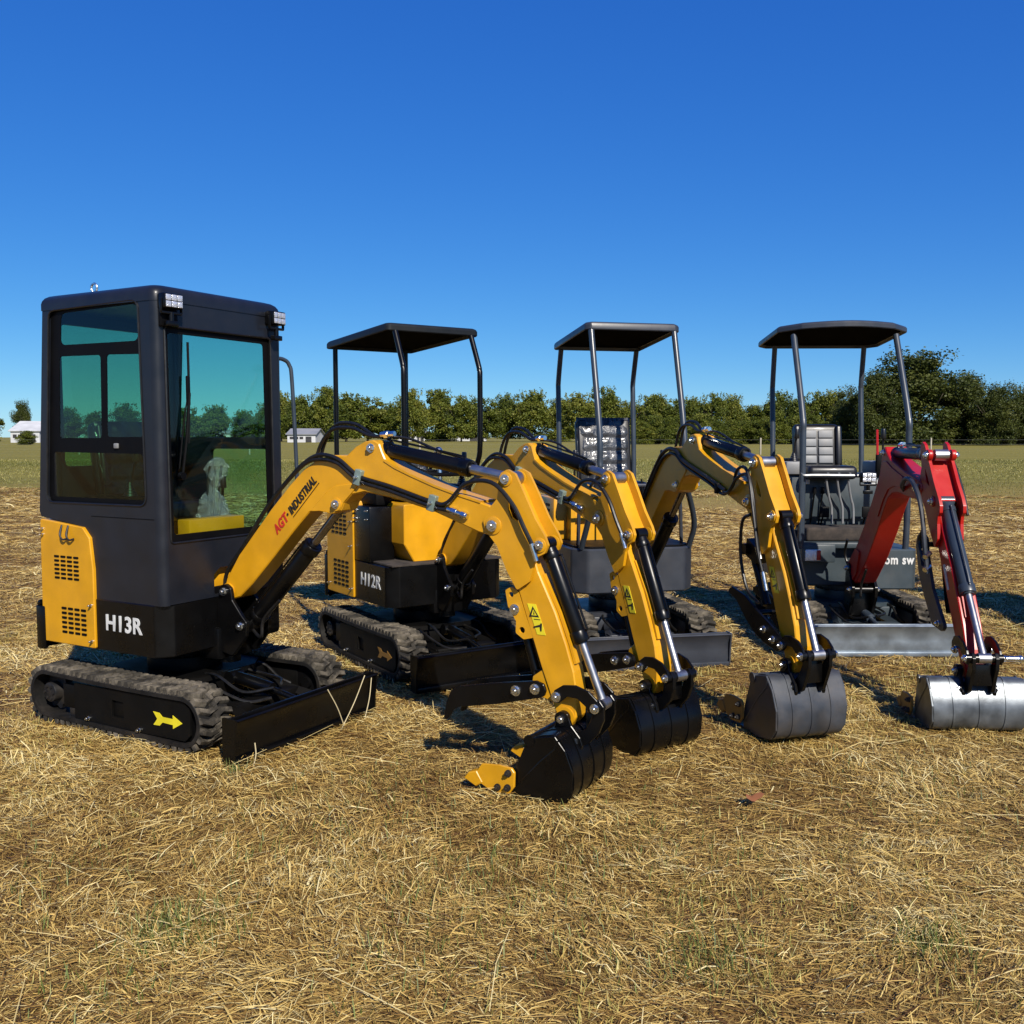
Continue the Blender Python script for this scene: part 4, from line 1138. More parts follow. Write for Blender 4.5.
boom_group(m4, B4, A4, cfg4)
for o in [o for o in COL.objects if o not in before]:
    o.data.transform(Matrix.Rotation(YB4, 4, 'Z'))
undercarriage(m4, R(1), cfg4, s=1.0, seed=4)
m = MB()
m.plate(rounded([(-.55, -.46), (.20, -.46), (.24, -.30), (.24, .03), (.37, .03), (.41, .06), (.41, .37), (.35, .41), (-.55, .41)], .03, 4), .375, .66, bev=.010, axis='z')
lb = m.build('lower_body', TEALG, m4)
text_mesh('lettering', 'boom sw', .090, WHITEP, lb, (.4115, .083, .558), (0, 1, 0), (0, 0, 1), .78, bold=.03, label='white letters, partly hidden by the red boom')
m = MB(); m.box(-.10, .34, -.42, .18, .66, .70, .006); m.box(.18, .36, -.40, -.16, .56, .69, .01); m.build('front_plate', TEALG, m4)
m = MB(); m.box(.362, .380, -.38, -.27, .575, .655, .004); nl = m.build('tail_lamp', LENS, m4, label='square lamp with red and clear halves')
m = MB(); m.box(.3805, .384, -.30, -.272, .58, .65, .002); m.build('lamp_segment', RED, nl)
m = MB(); m.box(.00, .26, -.34, .24, .70, .80, .02, 3); m.build('floor_mat', MAT_FLOOR, m4)
m = MB(); m.box(-.56, -.04, -.40, .38, .66, 1.17, .02); m.box(-.04, -.012, -.38, .36, .84, 1.15, .004)
sb = m.build('seat_base', TEALG, m4)
m = MB()
for y in (-.30, .20): m = MB(); m.box(-.011, .0, y, y + .05, 1.10, 1.135, .004); m.build('decal', WHITEP, sb)
for k, y in enumerate((-.16, -.08, .0)):
    m = MB(); m.tube([(.03, y + .07, .81), (.03, y + .065, .93), (.05, y + .04, 1.0), (.10, y, 1.14), (.14, y, 1.19)], .009, seg=8); m.build('travel_lever', LGREY, m4)
m = MB()
for y in (-.32, -.24, -.18): m = MB(); m.tube([(.0, y, .80), (.02, y + .02, 1.04)], .006, seg=6); m.cyl((.02, y + .02, 1.03), (.022, y + .02, 1.08), .014, .012, seg=10); m.build('foot_lever', FLATB, m4)
for y in (-.17, .14): m = MB(); m.box(.08, .10, y - .03, y + .04, .86, .94, .006); m.tube([(.02, y, .80), (.09, y, .88)], .006, seg=6); m.build('pedal', FLATB, m4)
seat(m4, -.24, -.12, 1.14, .36, .36, cover=LGREY, panels=True)
for s, y in ((-1, -.36), (1, .30)):
    m = MB(); m.box(-.30, .0, y - .07, y + .07, 1.17, 1.27, .02); cs = m.build('console', LGREY, m4)
    m = MB(); m.box(-.02, .02, y - .07, y + .07, 1.16, 1.34, .02) if s > 0 else m.box(-.2, -.05, y - .05, y + .05, 1.27, 1.29, .01); m.build('console_cap', FLATB, cs)
    lever(m4, -.05, y, 1.27, .24, (.03, -.01 * s))
m = MB(); m.tube([(.42, -.43, .72), (.42, -.43, 1.15), (.42, -.40, 1.18), (.42, -.1, 1.18), (.42, .05, 1.18)], .014, seg=8); m.build('hand_rail', TUBEG, m4)
work_light(m4, .46, .02, 1.17, 0)
m = MB(); m.tube([(.62, .02, 1.33), (.60, .02, 1.50)], .008, seg=6); m.build('red_lever', RED, m4)
canopy(m4, -.66, .14, -.515, .435, 2.195, 2.262, SLATE, curved=.09, drop=.032, chamf=.14)
for yy, dx in ((-.41, 0), (.33, 0)):
    m = MB(); m.tube([(.36, yy, .66), (.37, yy, .9), (.36, yy, 1.45), (.33, yy, 1.62), (.06, yy, 2.19)], .022, seg=14, k=6); m.build('canopy_post', TUBEG, m4)
    m = MB(); m.tube([(-.52, yy * .95, .66), (-.55, yy * .95, 1.3), (-.60, yy * .95, 1.78), (-.60, yy * .95, 1.88), (-.56, yy * .95, 2.16)], .020, seg=14, k=6); m.build('canopy_post', TUBEG, m4)

# ---- the next machine of the row stands just outside the picture; its shadow falls into it
def copy_tree(o, parent=None):
    c_ = o.copy(); COL.objects.link(c_); c_.parent = parent
    for ch in list(o.children): copy_tree(ch, c_)
    return c_
m5 = copy_tree(m4)
m5.location = (4.75, 7.0, 0); m5.rotation_euler = (0, 0, R(-94))
m5['label'] = 'last mini excavator of the row, standing outside the right edge of the picture'

# ------------------------------------------------------------------ ground
H_CAM = 1.45
F_PX = 960.0
def gz(x, y):
    return (.016 * noise.noise(Vector((x * 1.1, y * 1.1, 3))) + .010 * noise.noise(Vector((x * 3.1, y * 3.1, 9)))) - .014

def ground_mat():
    m, nt, b = nodes_of('mown_field'); L = nt.links.new
    tc = N(nt, 'ShaderNodeTexCoord'); sep = N(nt, 'ShaderNodeSeparateXYZ'); L(tc.outputs['Object'], sep.inputs[0])
    def noi(sc, det=6, rough=.55, vec=None):
        n = N(nt, 'ShaderNodeTexNoise'); n.inputs['Scale'].default_value = sc; n.inputs['Detail'].default_value = det; n.inputs['Roughness'].default_value = rough
        L(vec or tc.outputs['Object'], n.inputs['Vector']); return n
    def ramp(src, stops):
        r = N(nt, 'ShaderNodeValToRGB'); e = r.color_ramp.elements
        while len(e) > len(stops): e.remove(e[-1])
        while len(e) < len(stops): e.new(.5)
        for i, (p, c) in enumerate(stops): e[i].position = p; e[i].color = (*[v * (1.0 if c[0] > .62 and c[2] > .45 else ALB) for v in c], 1)
        L(src, r.inputs['Fac']); return r
    fine = noi(55, 8, .75); mid = noi(3.2, 6, .6); big = noi(.22, 5, .6)
    straw = ramp(fine.outputs['Fac'], [(.32, (.15, .090, .030)), (.47, (.38, .25, .085)), (.60, (.58, .41, .155)), (.8, (.76, .60, .29))])
    soil = ramp(mid.outputs['Fac'], [(.35, (.92, .86, .80)), (.65, (1.08, 1.07, 1.0))])
    mul = N(nt, 'ShaderNodeMix', data_type='RGBA', blend_type='MULTIPLY'); mul.inputs['Factor'].default_value = 1
    L(straw.outputs[0], mul.inputs['A']); L(soil.outputs[0], mul.inputs['B'])
    # standing, greener grass begins beyond the mown strip; thin swath streaks run across
    mp = N(nt, 'ShaderNodeMapping'); mp.inputs['Scale'].default_value = (.05, .8, 1); L(tc.outputs['Object'], mp.inputs['Vector'])
    streak = noi(1.0, 6, .65, mp.outputs[0])
    fg = noi(5, 8, .7)
    green = ramp(fg.outputs['Fac'], [(.3, (.12, .115, .022)), (.5, (.24, .215, .048)), (.7, (.42, .36, .11))])
    gs = ramp(streak.outputs['Fac'], [(.35, (.80, .80, .70)), (.65, (1.25, 1.18, 1.1))])
    mg = N(nt, 'ShaderNodeMix', data_type='RGBA', blend_type='MULTIPLY'); mg.inputs['Factor'].default_value = 1
    L(green.outputs[0], mg.inputs['A']); L(gs.outputs[0], mg.inputs['B'])
    edge = N(nt, 'ShaderNodeMath', operation='MULTIPLY_ADD'); edge.inputs[1].default_value = 12.0
    L(streak.outputs['Fac'], edge.inputs[0]); L(sep.outputs['Y'], edge.inputs[2])
    e2 = N(nt, 'ShaderNodeMath', operation='MULTIPLY_ADD'); e2.inputs[1].default_value = 5.0
    L(mid.outputs['Fac'], e2.inputs[0]); L(edge.outputs[0], e2.inputs[2])
    mr = N(nt, 'ShaderNodeMapRange'); mr.inputs['From Min'].default_value = 24; mr.inputs['From Max'].default_value = 40; L(e2.outputs[0], mr.inputs['Value'])
    mx = N(nt, 'ShaderNodeMix', data_type='RGBA'); L(mr.outputs['Result'], mx.inputs['Factor']); L(mul.outputs['Result'], mx.inputs['A']); L(mg.outputs['Result'], mx.inputs['B'])
    L(mx.outputs['Result'], b.inputs['Base Color']); b.inputs['Roughness'].default_value = .9; b.inputs['Specular IOR Level'].default_value = .15
    bp = N(nt, 'ShaderNodeBump'); bp.inputs['Strength'].default_value = .9; bp.inputs['Distance'].default_value = .03
    L(fine.outputs['Fac'], bp.inputs['Height']); L(bp.outputs['Normal'], b.inputs['Normal'])
    return m

xs = np.unique(np.concatenate([-np.geomspace(8, 2500, 30), np.arange(-8, 8.01, .16), np.geomspace(8, 2500, 30)]))
ys = np.unique(np.concatenate([[-60, -20, -8, -3], np.arange(0, 16, .16), np.geomspace(16, 3500, 50)]))
verts = []; 
for y in ys:
    for x in xs:
        fade = max(0, 1 - max(abs(x) / 9, y / 17) ** 4)
        verts.append((x, y, (gz(x, y) + .014) * fade - .014))
nx = len(xs); faces = [(j * nx + i, j * nx + i + 1, (j + 1) * nx + i + 1, (j + 1) * nx + i) for j in range(len(ys) - 1) for i in range(nx - 1)]
me = bpy.data.meshes.new('ground'); me.from_pydata(verts, [], faces); me.shade_smooth()
me.materials.append(ground_mat())
g = bpy.data.objects.new('ground', me); g['kind'] = 'structure'; link(g)

# ------------------------------------------------------------------ straw, built blade by blade
def blade_mat(name, stops, patch=.0):
    m, nt, b = nodes_of(name); L = nt.links.new
    at = N(nt, 'ShaderNodeAttribute'); at.attribute_name = 'tone'
    r = N(nt, 'ShaderNodeValToRGB'); e = r.color_ramp.elements
    while len(e) < len(stops): e.new(.5)
    for i, (p, c) in enumerate(stops): e[i].position = p; e[i].color = (*[v * ALB for v in c], 1)
    L(at.outputs['Fac'], r.inputs['Fac']); L(r.outputs[0], b.inputs['Base Color'])
    b.inputs['Roughness'].default_value = .55; b.inputs['Specular IOR Level'].default_value = .35
    return m
STRAW = blade_mat('straw', [(0, (.11, .052, .012)), (.22, (.30, .17, .042)), (.45, (.56, .365, .095)), (.74, (.78, .57, .19)), (1, (.90, .76, .38))])
GREEN = blade_mat('green_grass', [(0, (.05, .08, .012)), (.5, (.13, .17, .03)), (1, (.30, .30, .08))])

def blades(name, mat, X, Y, Lh, W, lift, tone, ang, up=False, curl=.25):
    n = len(X)
    dx, dy = np.cos(ang), np.sin(ang)
    z0 = np.array([.016 * noise.noise(Vector((a * 1.1, b_ * 1.1, 3))) + .010 * noise.noise(Vector((a * 3.1, b_ * 3.1, 9))) for a, b_ in zip(X, Y)]) * np.clip(1 - np.maximum(np.abs(X) / 9, Y / 17) ** 4, 0, 1) - .014
    roll = NR.uniform(-1.0, 1.0, n)
    px, py, pz = -dy * np.cos(roll), dx * np.cos(roll), np.sin(roll)
    V = np.zeros((n, 6, 3))
    cu = NR.normal(0, curl, n)
    for k, t in enumerate((0, .5, 1.0)):
        if up:
            hx = Lh * (t * .25 + t * t * .35 * np.abs(cu) * 2); hz = Lh * t * (1 - .15 * t)
            bx = X + dx * hx; by = Y + dy * hx; bz = z0 + hz - .004
        else:
            s = (t - .5)
            a2 = cu * (t * t - .25)
            bx = X + Lh * (dx * s - dy * a2 * .5); by = Y + Lh * (dy * s + dx * a2 * .5)
            bz = z0 + lift[:, 0] * (1 - t) + lift[:, 1] * t + (.35 * (lift[:, 0] + lift[:, 1]) * .5 * np.abs(cu) * 4 if k == 1 else 0) + .001
        w = W * (.5 if k < 2 else (.12 if up else .35)) * (1 if k else .8)
        V[:, k * 2] = np.stack([bx + px * w, by + py * w, bz + pz * w * .6], 1)
        V[:, k * 2 + 1] = np.stack([bx - px * w, by - py * w, bz - pz * w * .6], 1)
    idx = np.arange(n)[:, None] * 6
    F = np.concatenate([idx + np.array([0, 1, 3, 2]), idx + np.array([2, 3, 5, 4])], 1).reshape(-1)
    me = bpy.data.meshes.new(name)
    me.vertices.add(n * 6); me.vertices.foreach_set('co', V.reshape(-1).astype(np.float32))
    me.loops.add(len(F)); me.loops.foreach_set('vertex_index', F.astype(np.int32))
    me.polygons.add(n * 2); me.polygons.foreach_set('loop_start', (np.arange(n * 2) * 4).astype(np.int32))
    me.update(calc_edges=True)
    at = me.attributes.new('tone', 'FLOAT', 'FACE'); at.data.foreach_set('value', np.repeat(np.clip(tone, 0, 1), 2).astype(np.float32))
    me.materials.append(mat)
    o = bpy.data.objects.new(name, me); link(o)
    return o

def vnoise(X, Y, sc, seed):
    r = np.random.default_rng(seed); G = r.random((256, 256))
    x = X * sc + 1000.3; y = Y * sc + 1000.7
    i = np.floor(x).astype(int); j = np.floor(y).astype(int); fx = x - i; fy = y - j
    fx = fx * fx * (3 - 2 * fx); fy = fy * fy * (3 - 2 * fy)
    g_ = lambda a, b_: G[a % 256, b_ % 256]
    return (g_(i, j) * (1 - fx) + g_(i + 1, j) * fx) * (1 - fy) + (g_(i, j + 1) * (1 - fx) + g_(i + 1, j + 1) * fx) * fy

def zone(y0, y1, dens, lmin, lmax, w, liftz):
    hw = lambda y: .56 * y + 1.3
    area = (hw(y0) + hw(y1)) * (y1 - y0)
    n = int(area * dens)
    Y = np.sqrt(NR.uniform(y0 ** 2, y1 ** 2, n)); X = NR.uniform(-1, 1, n) * (.56 * Y + 1.3)
    big = vnoise(X, Y, .55, 5); med = vnoise(X, Y, 2.3, 6); sm = vnoise(X, Y, 7, 8)
    flow = vnoise(X, Y, .7, 9) * 3.0 + vnoise(X, Y, 2.5, 12) * 2.2
    ang = flow + NR.normal(0, .8, n)
    Lh = NR.uniform(lmin, lmax, n) * np.where(NR.random(n) < .05, 1.9, 1)
    clump = .5 + 1.2 * med * sm * 2
    lift = np.abs(NR.normal(0, liftz * .8, (n, 2))) * clump[:, None]
    tone = .135 + .20 * big + .28 * (med - .3) + .25 * (sm - .5) + NR.normal(0, .27, n) + lift.mean(1) * 7.0
    return X, Y, Lh, np.full(n, w) * np.exp(NR.normal(0, .38, n)), lift, tone, ang

Z = [zone(2.0, 3.4, 11500, .025, .10, .0022, .014), zone(3.4, 5.2, 8500, .03, .11, .0026, .014), zone(5.2, 8.5, 4200, .04, .13, .0038, .014),
     zone(8.5, 14, 1700, .06, .16, .0056, .014), zone(14, 30, 420, .09, .22, .0095, .016)]
cat = [np.concatenate([z[k] for z in Z]) for k in range(7)]
keep = (vnoise(cat[0], cat[1], .16, 41) * .6 + vnoise(cat[0], cat[1], .6, 42) * .4) > (cat[1] - 15) / 15
cat = [c_[keep] for c_ in cat]
st = blades('cut_straw', STRAW, *cat)
tag(st, 'dry cut straw lying over the whole mown field', 'straw', kind='stuff')
# long pale stalks lying on top
n = 600
Y = np.sqrt(NR.uniform(2.0 ** 2, 8.0 ** 2, n)); X = NR.uniform(-1, 1, n) * (.56 * Y + 1)
n = n // 1
long_ = blades('long_stalk', STRAW, X, Y, NR.uniform(.16, .42, n), NR.uniform(.0022, .0042, n), np.abs(NR.normal(.012, .014, (n, 2))) + .006, NR.uniform(.75, 1.0, n), NR.uniform(0, math.pi, n), curl=.18)
tag(long_, 'long pale stalks scattered on top of the cut straw', 'straw', kind='stuff')
# short stubble and green tufts
YGR = blade_mat('yellow_green_grass', [(0, (.20, .16, .03)), (.5, (.42, .36, .085)), (1, (.70, .60, .20))])
n = 150000
Y = np.sqrt(NR.uniform(2.0 ** 2, 9.0 ** 2, n)); X = NR.uniform(-1, 1, n) * (.56 * Y + 1.2)
kp = vnoise(X, Y, .8, 31) * vnoise(X, Y, 4, 32) * vnoise(X, Y, 9, 33) > .15
X, Y = X[kp], Y[kp]; n = len(X)
yg = blades('fading_grass', YGR, X, Y, NR.uniform(.018, .055, n), NR.uniform(.0022, .004, n), np.zeros((n, 2)), NR.normal(.5, .28, n), NR.uniform(0, 6.28, n), up=True)
tag(yg, 'yellow green fading grass growing in clumps between the straw', 'grass', kind='stuff')
n = 130000
Y = np.sqrt(NR.uniform(14.0 ** 2, 62.0 ** 2, n)); X = NR.uniform(-1, 1, n) * (.56 * Y + 1.5)
kp = (vnoise(X, Y, .22, 51) * .5 + vnoise(X, Y, .9, 52) * .5 + NR.uniform(-.15, .15, n)) > np.clip(.85 - (Y - 14) / 26, .3, 1)
X, Y = X[kp], Y[kp]; n = len(X)
FGR = blade_mat('field_grass_blades', [(0, (.10, .11, .018)), (.5, (.25, .24, .05)), (1, (.52, .44, .16))])
fg_ = blades('field_grass', FGR, X, Y, NR.uniform(.018, .048, n) * (1 + Y / 60), NR.uniform(.006, .013, n) * Y / 22, np.zeros((n, 2)), NR.normal(.35, .25, n) + (vnoise(X, Y, .12, 53) - .5) * .9, NR.uniform(0, 6.28, n), up=True)
tag(fg_, 'standing green and yellow grass of the field behind the machines', 'grass', kind='stuff')
n = 60000
Y = np.sqrt(NR.uniform(2.0 ** 2, 10.0 ** 2, n)); X = NR.uniform(-1, 1, n) * (.56 * Y + 1.2)
keep = vnoise(X, Y, 1.4, 21) * vnoise(X, Y, 5, 22) > .22
X, Y = X[keep], Y[keep]; n = len(X)
tone = NR.normal(.42, .2, n)
stb = blades('stubble', STRAW, X, Y, NR.uniform(.015, .05, n), NR.uniform(.002, .0035, n), np.zeros((n, 2)), tone, NR.uniform(0, 6.28, n), up=True)
tag(stb, 'short upright stubble poking through the cut straw', 'stubble', kind='stuff')
def gpt(px, py):
    p = math.atan(75 / 960); x = (px - 512) / 960; y = -(py - 512) / 960
    d = (x, math.cos(p) + math.sin(p) * y, -math.sin(p) + math.cos(p) * y); t = -H_CAM / d[2]
    return d[0] * t, d[1] * t
TX, TY = [], []
for (px, py, num, sp) in ((190, 925, 110, .09), (172, 935, 60, .06), (930, 945, 120, .07), (705, 955, 90, .09), (545, 785, 60, .03), (232, 772, 30, .03), (250, 735, 30, .05), (300, 850, 70, .18), (470, 860, 160, .25), (640, 840, 120, .3), (900, 770, 60, .2), (380, 790, 60, .2),
                          (620, 930, 80, .25), (860, 880, 70, .3), (60, 880, 60, .2), (980, 820, 60, .25), (100, 990, 40, .1), (420, 960, 60, .15)):
    x, y = gpt(px, py)
    num = int(num * 2.6); TX.append(NR.normal(x, sp, num)); TY.append(NR.normal(y, sp, num))
X = np.concatenate(TX); Y = np.concatenate(TY); n = len(X)
gr = blades('grass', GREEN, X, Y, NR.uniform(.03, .08, n), NR.uniform(.0024, .0042, n), np.zeros((n, 2)), NR.normal(.45, .25, n), NR.uniform(0, 6.28, n), up=True)
tag(gr, 'sparse green grass tufts growing up between the straw', 'grass', kind='stuff')
# stalks leaning on the first blade
bx = [((.900, .18, -.01), (.893, .38, .225)), ((.905, .36, .0), (.889, .44, .20)), ((.889, .10, .215), (.905, .20, .01)), ((.93, -.44, .0), (.90, -.40, .09))]
M1 = Matrix.Translation((-1.722, 4.988, 0)) @ Matrix.Rotation(R(-30.3), 4, 'Z')
STK = paint('pale_stalk', (.62, .52, .30), .6, dust=0)
for i, (a, b_) in enumerate(bx):
    m = MB(); mid = (Vector(a) + Vector(b_)) / 2 + Vector((.004, .006, .0)); m.tube([M1 @ Vector(a), M1 @ mid, M1 @ Vector(b_)], .0026, seg=5)
    o = m.build('straw_stalk', STK)
    tag(o, ['longest pale stalk leaning on the right half of the front black blade', 'short stalk leaning at the right end of the front black blade', 'thin stalk hooked over the top edge of the front black blade', 'stalk at the lower left corner of the front black blade'][i], 'stalk', 'stalks against the front blade')
# dry brown leaf
x, y = gpt(752, 806)
m = MB()
vs = []
for k in range(14):
    a = 2 * math.pi * k / 14; r_ = .035 * (1 + .35 * math.cos(a * 3) + .12 * math.sin(7 * a))
    vs.append(m.bm.verts.new((x + r_ * math.cos(a), y + r_ * .9 * math.sin(a), .040 + .012 * math.sin(2 * a + 1))))
c0 = m.bm.verts.new((x, y, .034))
for k in range(14): m.bm.faces.new((c0, vs[k], vs[(k + 1) % 14]))
o = m.build('dry_leaf', paint('brown_leaf', (.28, .10, .035), .7, dust=0), angle=180)
tag(o, 'curled reddish brown dry leaf on the straw', 'leaf')

# ------------------------------------------------------------------ trees
def leaf_mat(name, c0, c1, c2):
    m, nt, b = nodes_of(name); L = nt.links.new
    at = N(nt, 'ShaderNodeAttribute'); at.attribute_name = 'tone'
    oi = N(nt, 'ShaderNodeObjectInfo')
    ad = N(nt, 'ShaderNodeMath', operation='MULTIPLY_ADD'); ad.inputs[1].default_value = .35; L(oi.outputs['Random'], ad.inputs[0]); L(at.outputs['Fac'], ad.inputs[2])
    r = N(nt, 'ShaderNodeValToRGB'); e = r.color_ramp.elements; e.new(.5)
    for i, (p, c) in enumerate(((.1, c0), (.6, c1), (1.15, c2))): e[i].position = min(p, 1); e[i].color = (*[v * ALB for v in c], 1)
    L(ad.outputs[0], r.inputs['Fac']); L(r.outputs[0], b.inputs['Base Color'])
    b.inputs['Roughness'].default_value = .6; b.inputs['Specular IOR Level'].default_value = .3
    tr = N(nt, 'ShaderNodeBsdfTranslucent'); L(r.outputs[0], tr.inputs['Color'])
    mx = N(nt, 'ShaderNodeMixShader'); mx.inputs[0].default_value = .22
    out = [n_ for n_ in nt.nodes if n_.type == 'OUTPUT_MATERIAL'][0]
    L(b.outputs[0], mx.inputs[1]); L(tr.outputs[0], mx.inputs[2]); L(mx.outputs[0], out.inputs['Surface'])
    return m
LEAF_A = leaf_mat('olive_leaves', (.062, .088, .010), (.135, .165, .016), (.23, .23, .032))
LEAF_B = leaf_mat('dark_leaves', (.035, .052, .008), (.075, .095, .014), (.13, .14, .025))
BARK = paint('bark', (.09, .07, .05), .9, dust=.2, scale=2)

def crown_mesh(name, Hh, W, seed, mat, leaf=.42, nb=26, per=110, low=.12, shape='round'):
    r = np.random.default_rng(seed)
    P = []; T = []
    ph = r.uniform(0, 6.28, 4); irr = lambda a, t: 1 - .26 * (.5 + .5 * math.sin(2 * a + ph[0] + 3 * t)) - .20 * (.5 + .5 * math.sin(3 * a + ph[1] - 5 * t)) + .10 * math.sin(7 * t + ph[2])
    top_ = lambda a: .90 + .10 * math.sin(a + ph[3]) 
    for k in range(nb):
        t = r.uniform(low, .93)
        prof = math.sin(math.pi * min(1, (t - low) / (1 - low) * .82 + .16)) ** .6 if shape == 'round' else (1 - t * .55)
        rad = W / 2 * prof * math.sqrt(r.uniform(.05, 1)) * .85
        a = r.uniform(0, 2 * math.pi)
        rad *= irr(a, t) * 1.12
        c = np.array([rad * math.cos(a), rad * math.sin(a), t * Hh * (top_(a) if t > .6 else 1)])
        br = W * r.choice([.07, .10, .14, .19])
        d = r.normal(0, 1, (per, 3)); d /= np.linalg.norm(d, axis=1)[:, None]
        rr = br * r.uniform(.45, 1.12, per)
        pts = c + d * rr[:, None] * np.array([1, 1, .85])
        P.append(pts); T.append(np.full(per, r.uniform(.15, .7)) + r.normal(0, .13, per))
    # twigs above the outline
    for k in range(nb // 2):
        a = r.uniform(0, 6.28); rad = W * .3 * r.random(); c = np.array([rad * math.cos(a), rad * math.sin(a), Hh * r.uniform(.88, 1.0)])
        P.append(c + r.normal(0, 1, (9, 3)) * np.array([.25, .25, .55]) * W * .06); T.append(np.full(9, .5))
    P = np.concatenate(P); T = np.concatenate(T); n = len(P)
    P[:, 2] = np.maximum(P[:, 2], Hh * low * .5)
    u = r.normal(0, 1, (n, 3)); u /= np.linalg.norm(u, axis=1)[:, None]
    v = np.cross(u, r.normal(0, 1, (n, 3))); v /= np.linalg.norm(v, axis=1)[:, None]
    s = leaf * r.uniform(.5, 1.2, n)[:, None]
    V = np.stack([P - u * s * .5, P + v * s * .33, P + u * s * .5, P - v * s * .33], 1)
    me = bpy.data.meshes.new(name)
    me.vertices.add(n * 4); me.vertices.foreach_set('co', V.reshape(-1).astype(np.float32))
    me.loops.add(n * 4); me.loops.foreach_set('vertex_index', np.arange(n * 4, dtype=np.int32))
    me.polygons.add(n); me.polygons.foreach_set('loop_start', (np.arange(n) * 4).astype(np.int32))
    me.update(calc_edges=True)
    at = me.attributes.new('tone', 'FLOAT', 'FACE'); at.data.foreach_set('value', T.astype(np.float32))
    me.materials.append(mat)
    return me

def trunk_mesh(name, Hh, W, seed):
    r = random.Random(seed); m = MB()
    m.tube([(0, 0, -.3), (r.uniform(-.1, .1), 0, Hh * .2), (r.uniform(-.3, .3), r.uniform(-.3, .3), Hh * .5), (0, 0, Hh * .85)], lambda t: .32 * (1 - .85 * t) * Hh / 14, seg=8, k=4)
    for k in range(7):
        a = r.uniform(0, 6.28); z = Hh * r.uniform(.14, .5)
        m.tube([(0, 0, z), (W * .2 * math.cos(a), W * .2 * math.sin(a), z + Hh * .13), (W * .38 * math.cos(a), W * .38 * math.sin(a), z + Hh * .32)], lambda t: .13 * (1 - .8 * t) * Hh / 14, seg=6, k=3)
    bm = m.bm; bmesh.ops.recalc_face_normals(bm, faces=bm.faces)
    me = bpy.data.meshes.new(name); bm.to_mesh(me); bm.free(); me.materials.append(BARK); me.shade_smooth()
    return me

VAR = [(crown_mesh('crown', 14, 12, 100 + k, LEAF_A if k < 5 else LEAF_B, leaf=.56 if k < 5 else .36, nb=90, per=230 if k < 5 else 480, low=.13 if k not in (2, 5, 6, 7) else .04), trunk_mesh('trunk', 14, 12, 200 + k)) for k in range(8)]
def tree(px, ytop, wpx, Yd, k, label, group=None):
    X = (px - 512) / F_PX * Yd; Hh = H_CAM + (437 - ytop) / F_PX * Yd; W = wpx / F_PX * Yd
    e = empty('tree', (X, Yd, 0), rnd.uniform(0, 6.28), label, 'tree', group)
    for nm, me in zip(('crown', 'trunk'), VAR[k]):
        o = bpy.data.objects.new(nm, me); o.scale = (W / 12, W / 12, Hh / 14); link(o, e)
    return e
ORD = 'first second third fourth fifth sixth seventh eighth ninth tenth eleventh twelfth thirteenth fourteenth fifteenth sixteenth seventeenth eighteenth nineteenth twentieth'.split() + ['twenty-' + w_ for w_ in 'first second third fourth fifth sixth seventh eighth ninth'.split()] + ['thirtieth'] + ['thirty-' + w_ for w_ in 'first second third fourth fifth sixth seventh eighth ninth'.split()]
# row behind the machines, left to right: (px, top, width, distance)
row = []
x = 282
while x < 655:
    row.append((x, 393 + rnd.uniform(-5, 11), rnd.uniform(38, 54), 300 + rnd.uniform(-14, 14)))
    x += rnd.uniform(20, 27)
G1 = 'trees of the long row across the field'
for i, (px, yt, w, d) in enumerate(row):
    tree(px, yt, w, d, i % 5, ORD[i] + ' tree from the left in the long olive green row behind the canopies', G1)
x = 655
i = 0
while x < 850:
    tree(x, 399 + rnd.uniform(-7, 8), rnd.uniform(34, 48), 205 + rnd.uniform(-10, 10), (i * 2 + 2) % 5, ORD[i] + ' tree from the left in the dense hedge left of the tallest tree', 'trees of the hedge on the right')
    x += rnd.uniform(17, 24); i += 1
# lower shrubs filling the foot of the hedge
G3 = 'shrubs at the foot of the hedge'
x = 640; i = 0
while x < 1040:
    tree(x, 418 + rnd.uniform(-5, 5), rnd.uniform(26, 38), 190 + rnd.uniform(-4, 4), 2 if x < 860 else 5, ORD[i] + ' low shrub from the left at the foot of the right hand hedge', G3)
    x += rnd.uniform(13, 18); i += 1
tree(918, 352, 122, 172, 6, 'tallest dark tree standing above the hedge at the right')
tree(876, 374, 62, 170, 7, 'dark round tree at the left foot of the tallest tree')
tree(850, 387, 54, 178, 5, 'mid green tree between the red machine posts left of the tallest tree')
tree(962, 376, 66, 176, 7, 'dark tree touching the right side of the tallest tree')
tree(994, 384, 60, 165, 6, 'dark tree near the right edge of the picture')
tree(1028, 384, 60, 168, 5, 'dark tree cut off by the right edge of the picture')
tree(1075, 380, 60, 172, 7, 'dark tree beyond the right edge of the picture')
# behind the cab and at the left edge
G4 = 'trees seen through and beside the glass cab'
for i, (px, yt, w, d, k) in enumerate(((70, 408, 34, 320, 0), (98, 412, 30, 320, 1), (128, 404, 36, 310, 3), (160, 410, 30, 320, 2), (190, 408, 36, 300, 4), (216, 406, 40, 300, 1), (246, 411, 34, 310, 0), (266, 404, 30, 300, 3), (-20, 402, 50, 300, 2))):
    tree(px, yt, w, d, k, ORD[i] + ' distant tree from the left seen through the glass of the cab' if px > 0 else 'distant tree beyond the left edge', G4)
tree(24, 401, 24, 260, 6, 'dark tree at the left edge of the picture beside the white barn')
tree(318, 396, 26, 330, 5, 'darker tree rising at the left end of the long row')
tree(28, 431, 22, 180, 2, 'low green bush in front of the white barn at the left edge')
tree(43, 425, 20, 300, 0, 'small bush right behind the white barn by the cab')

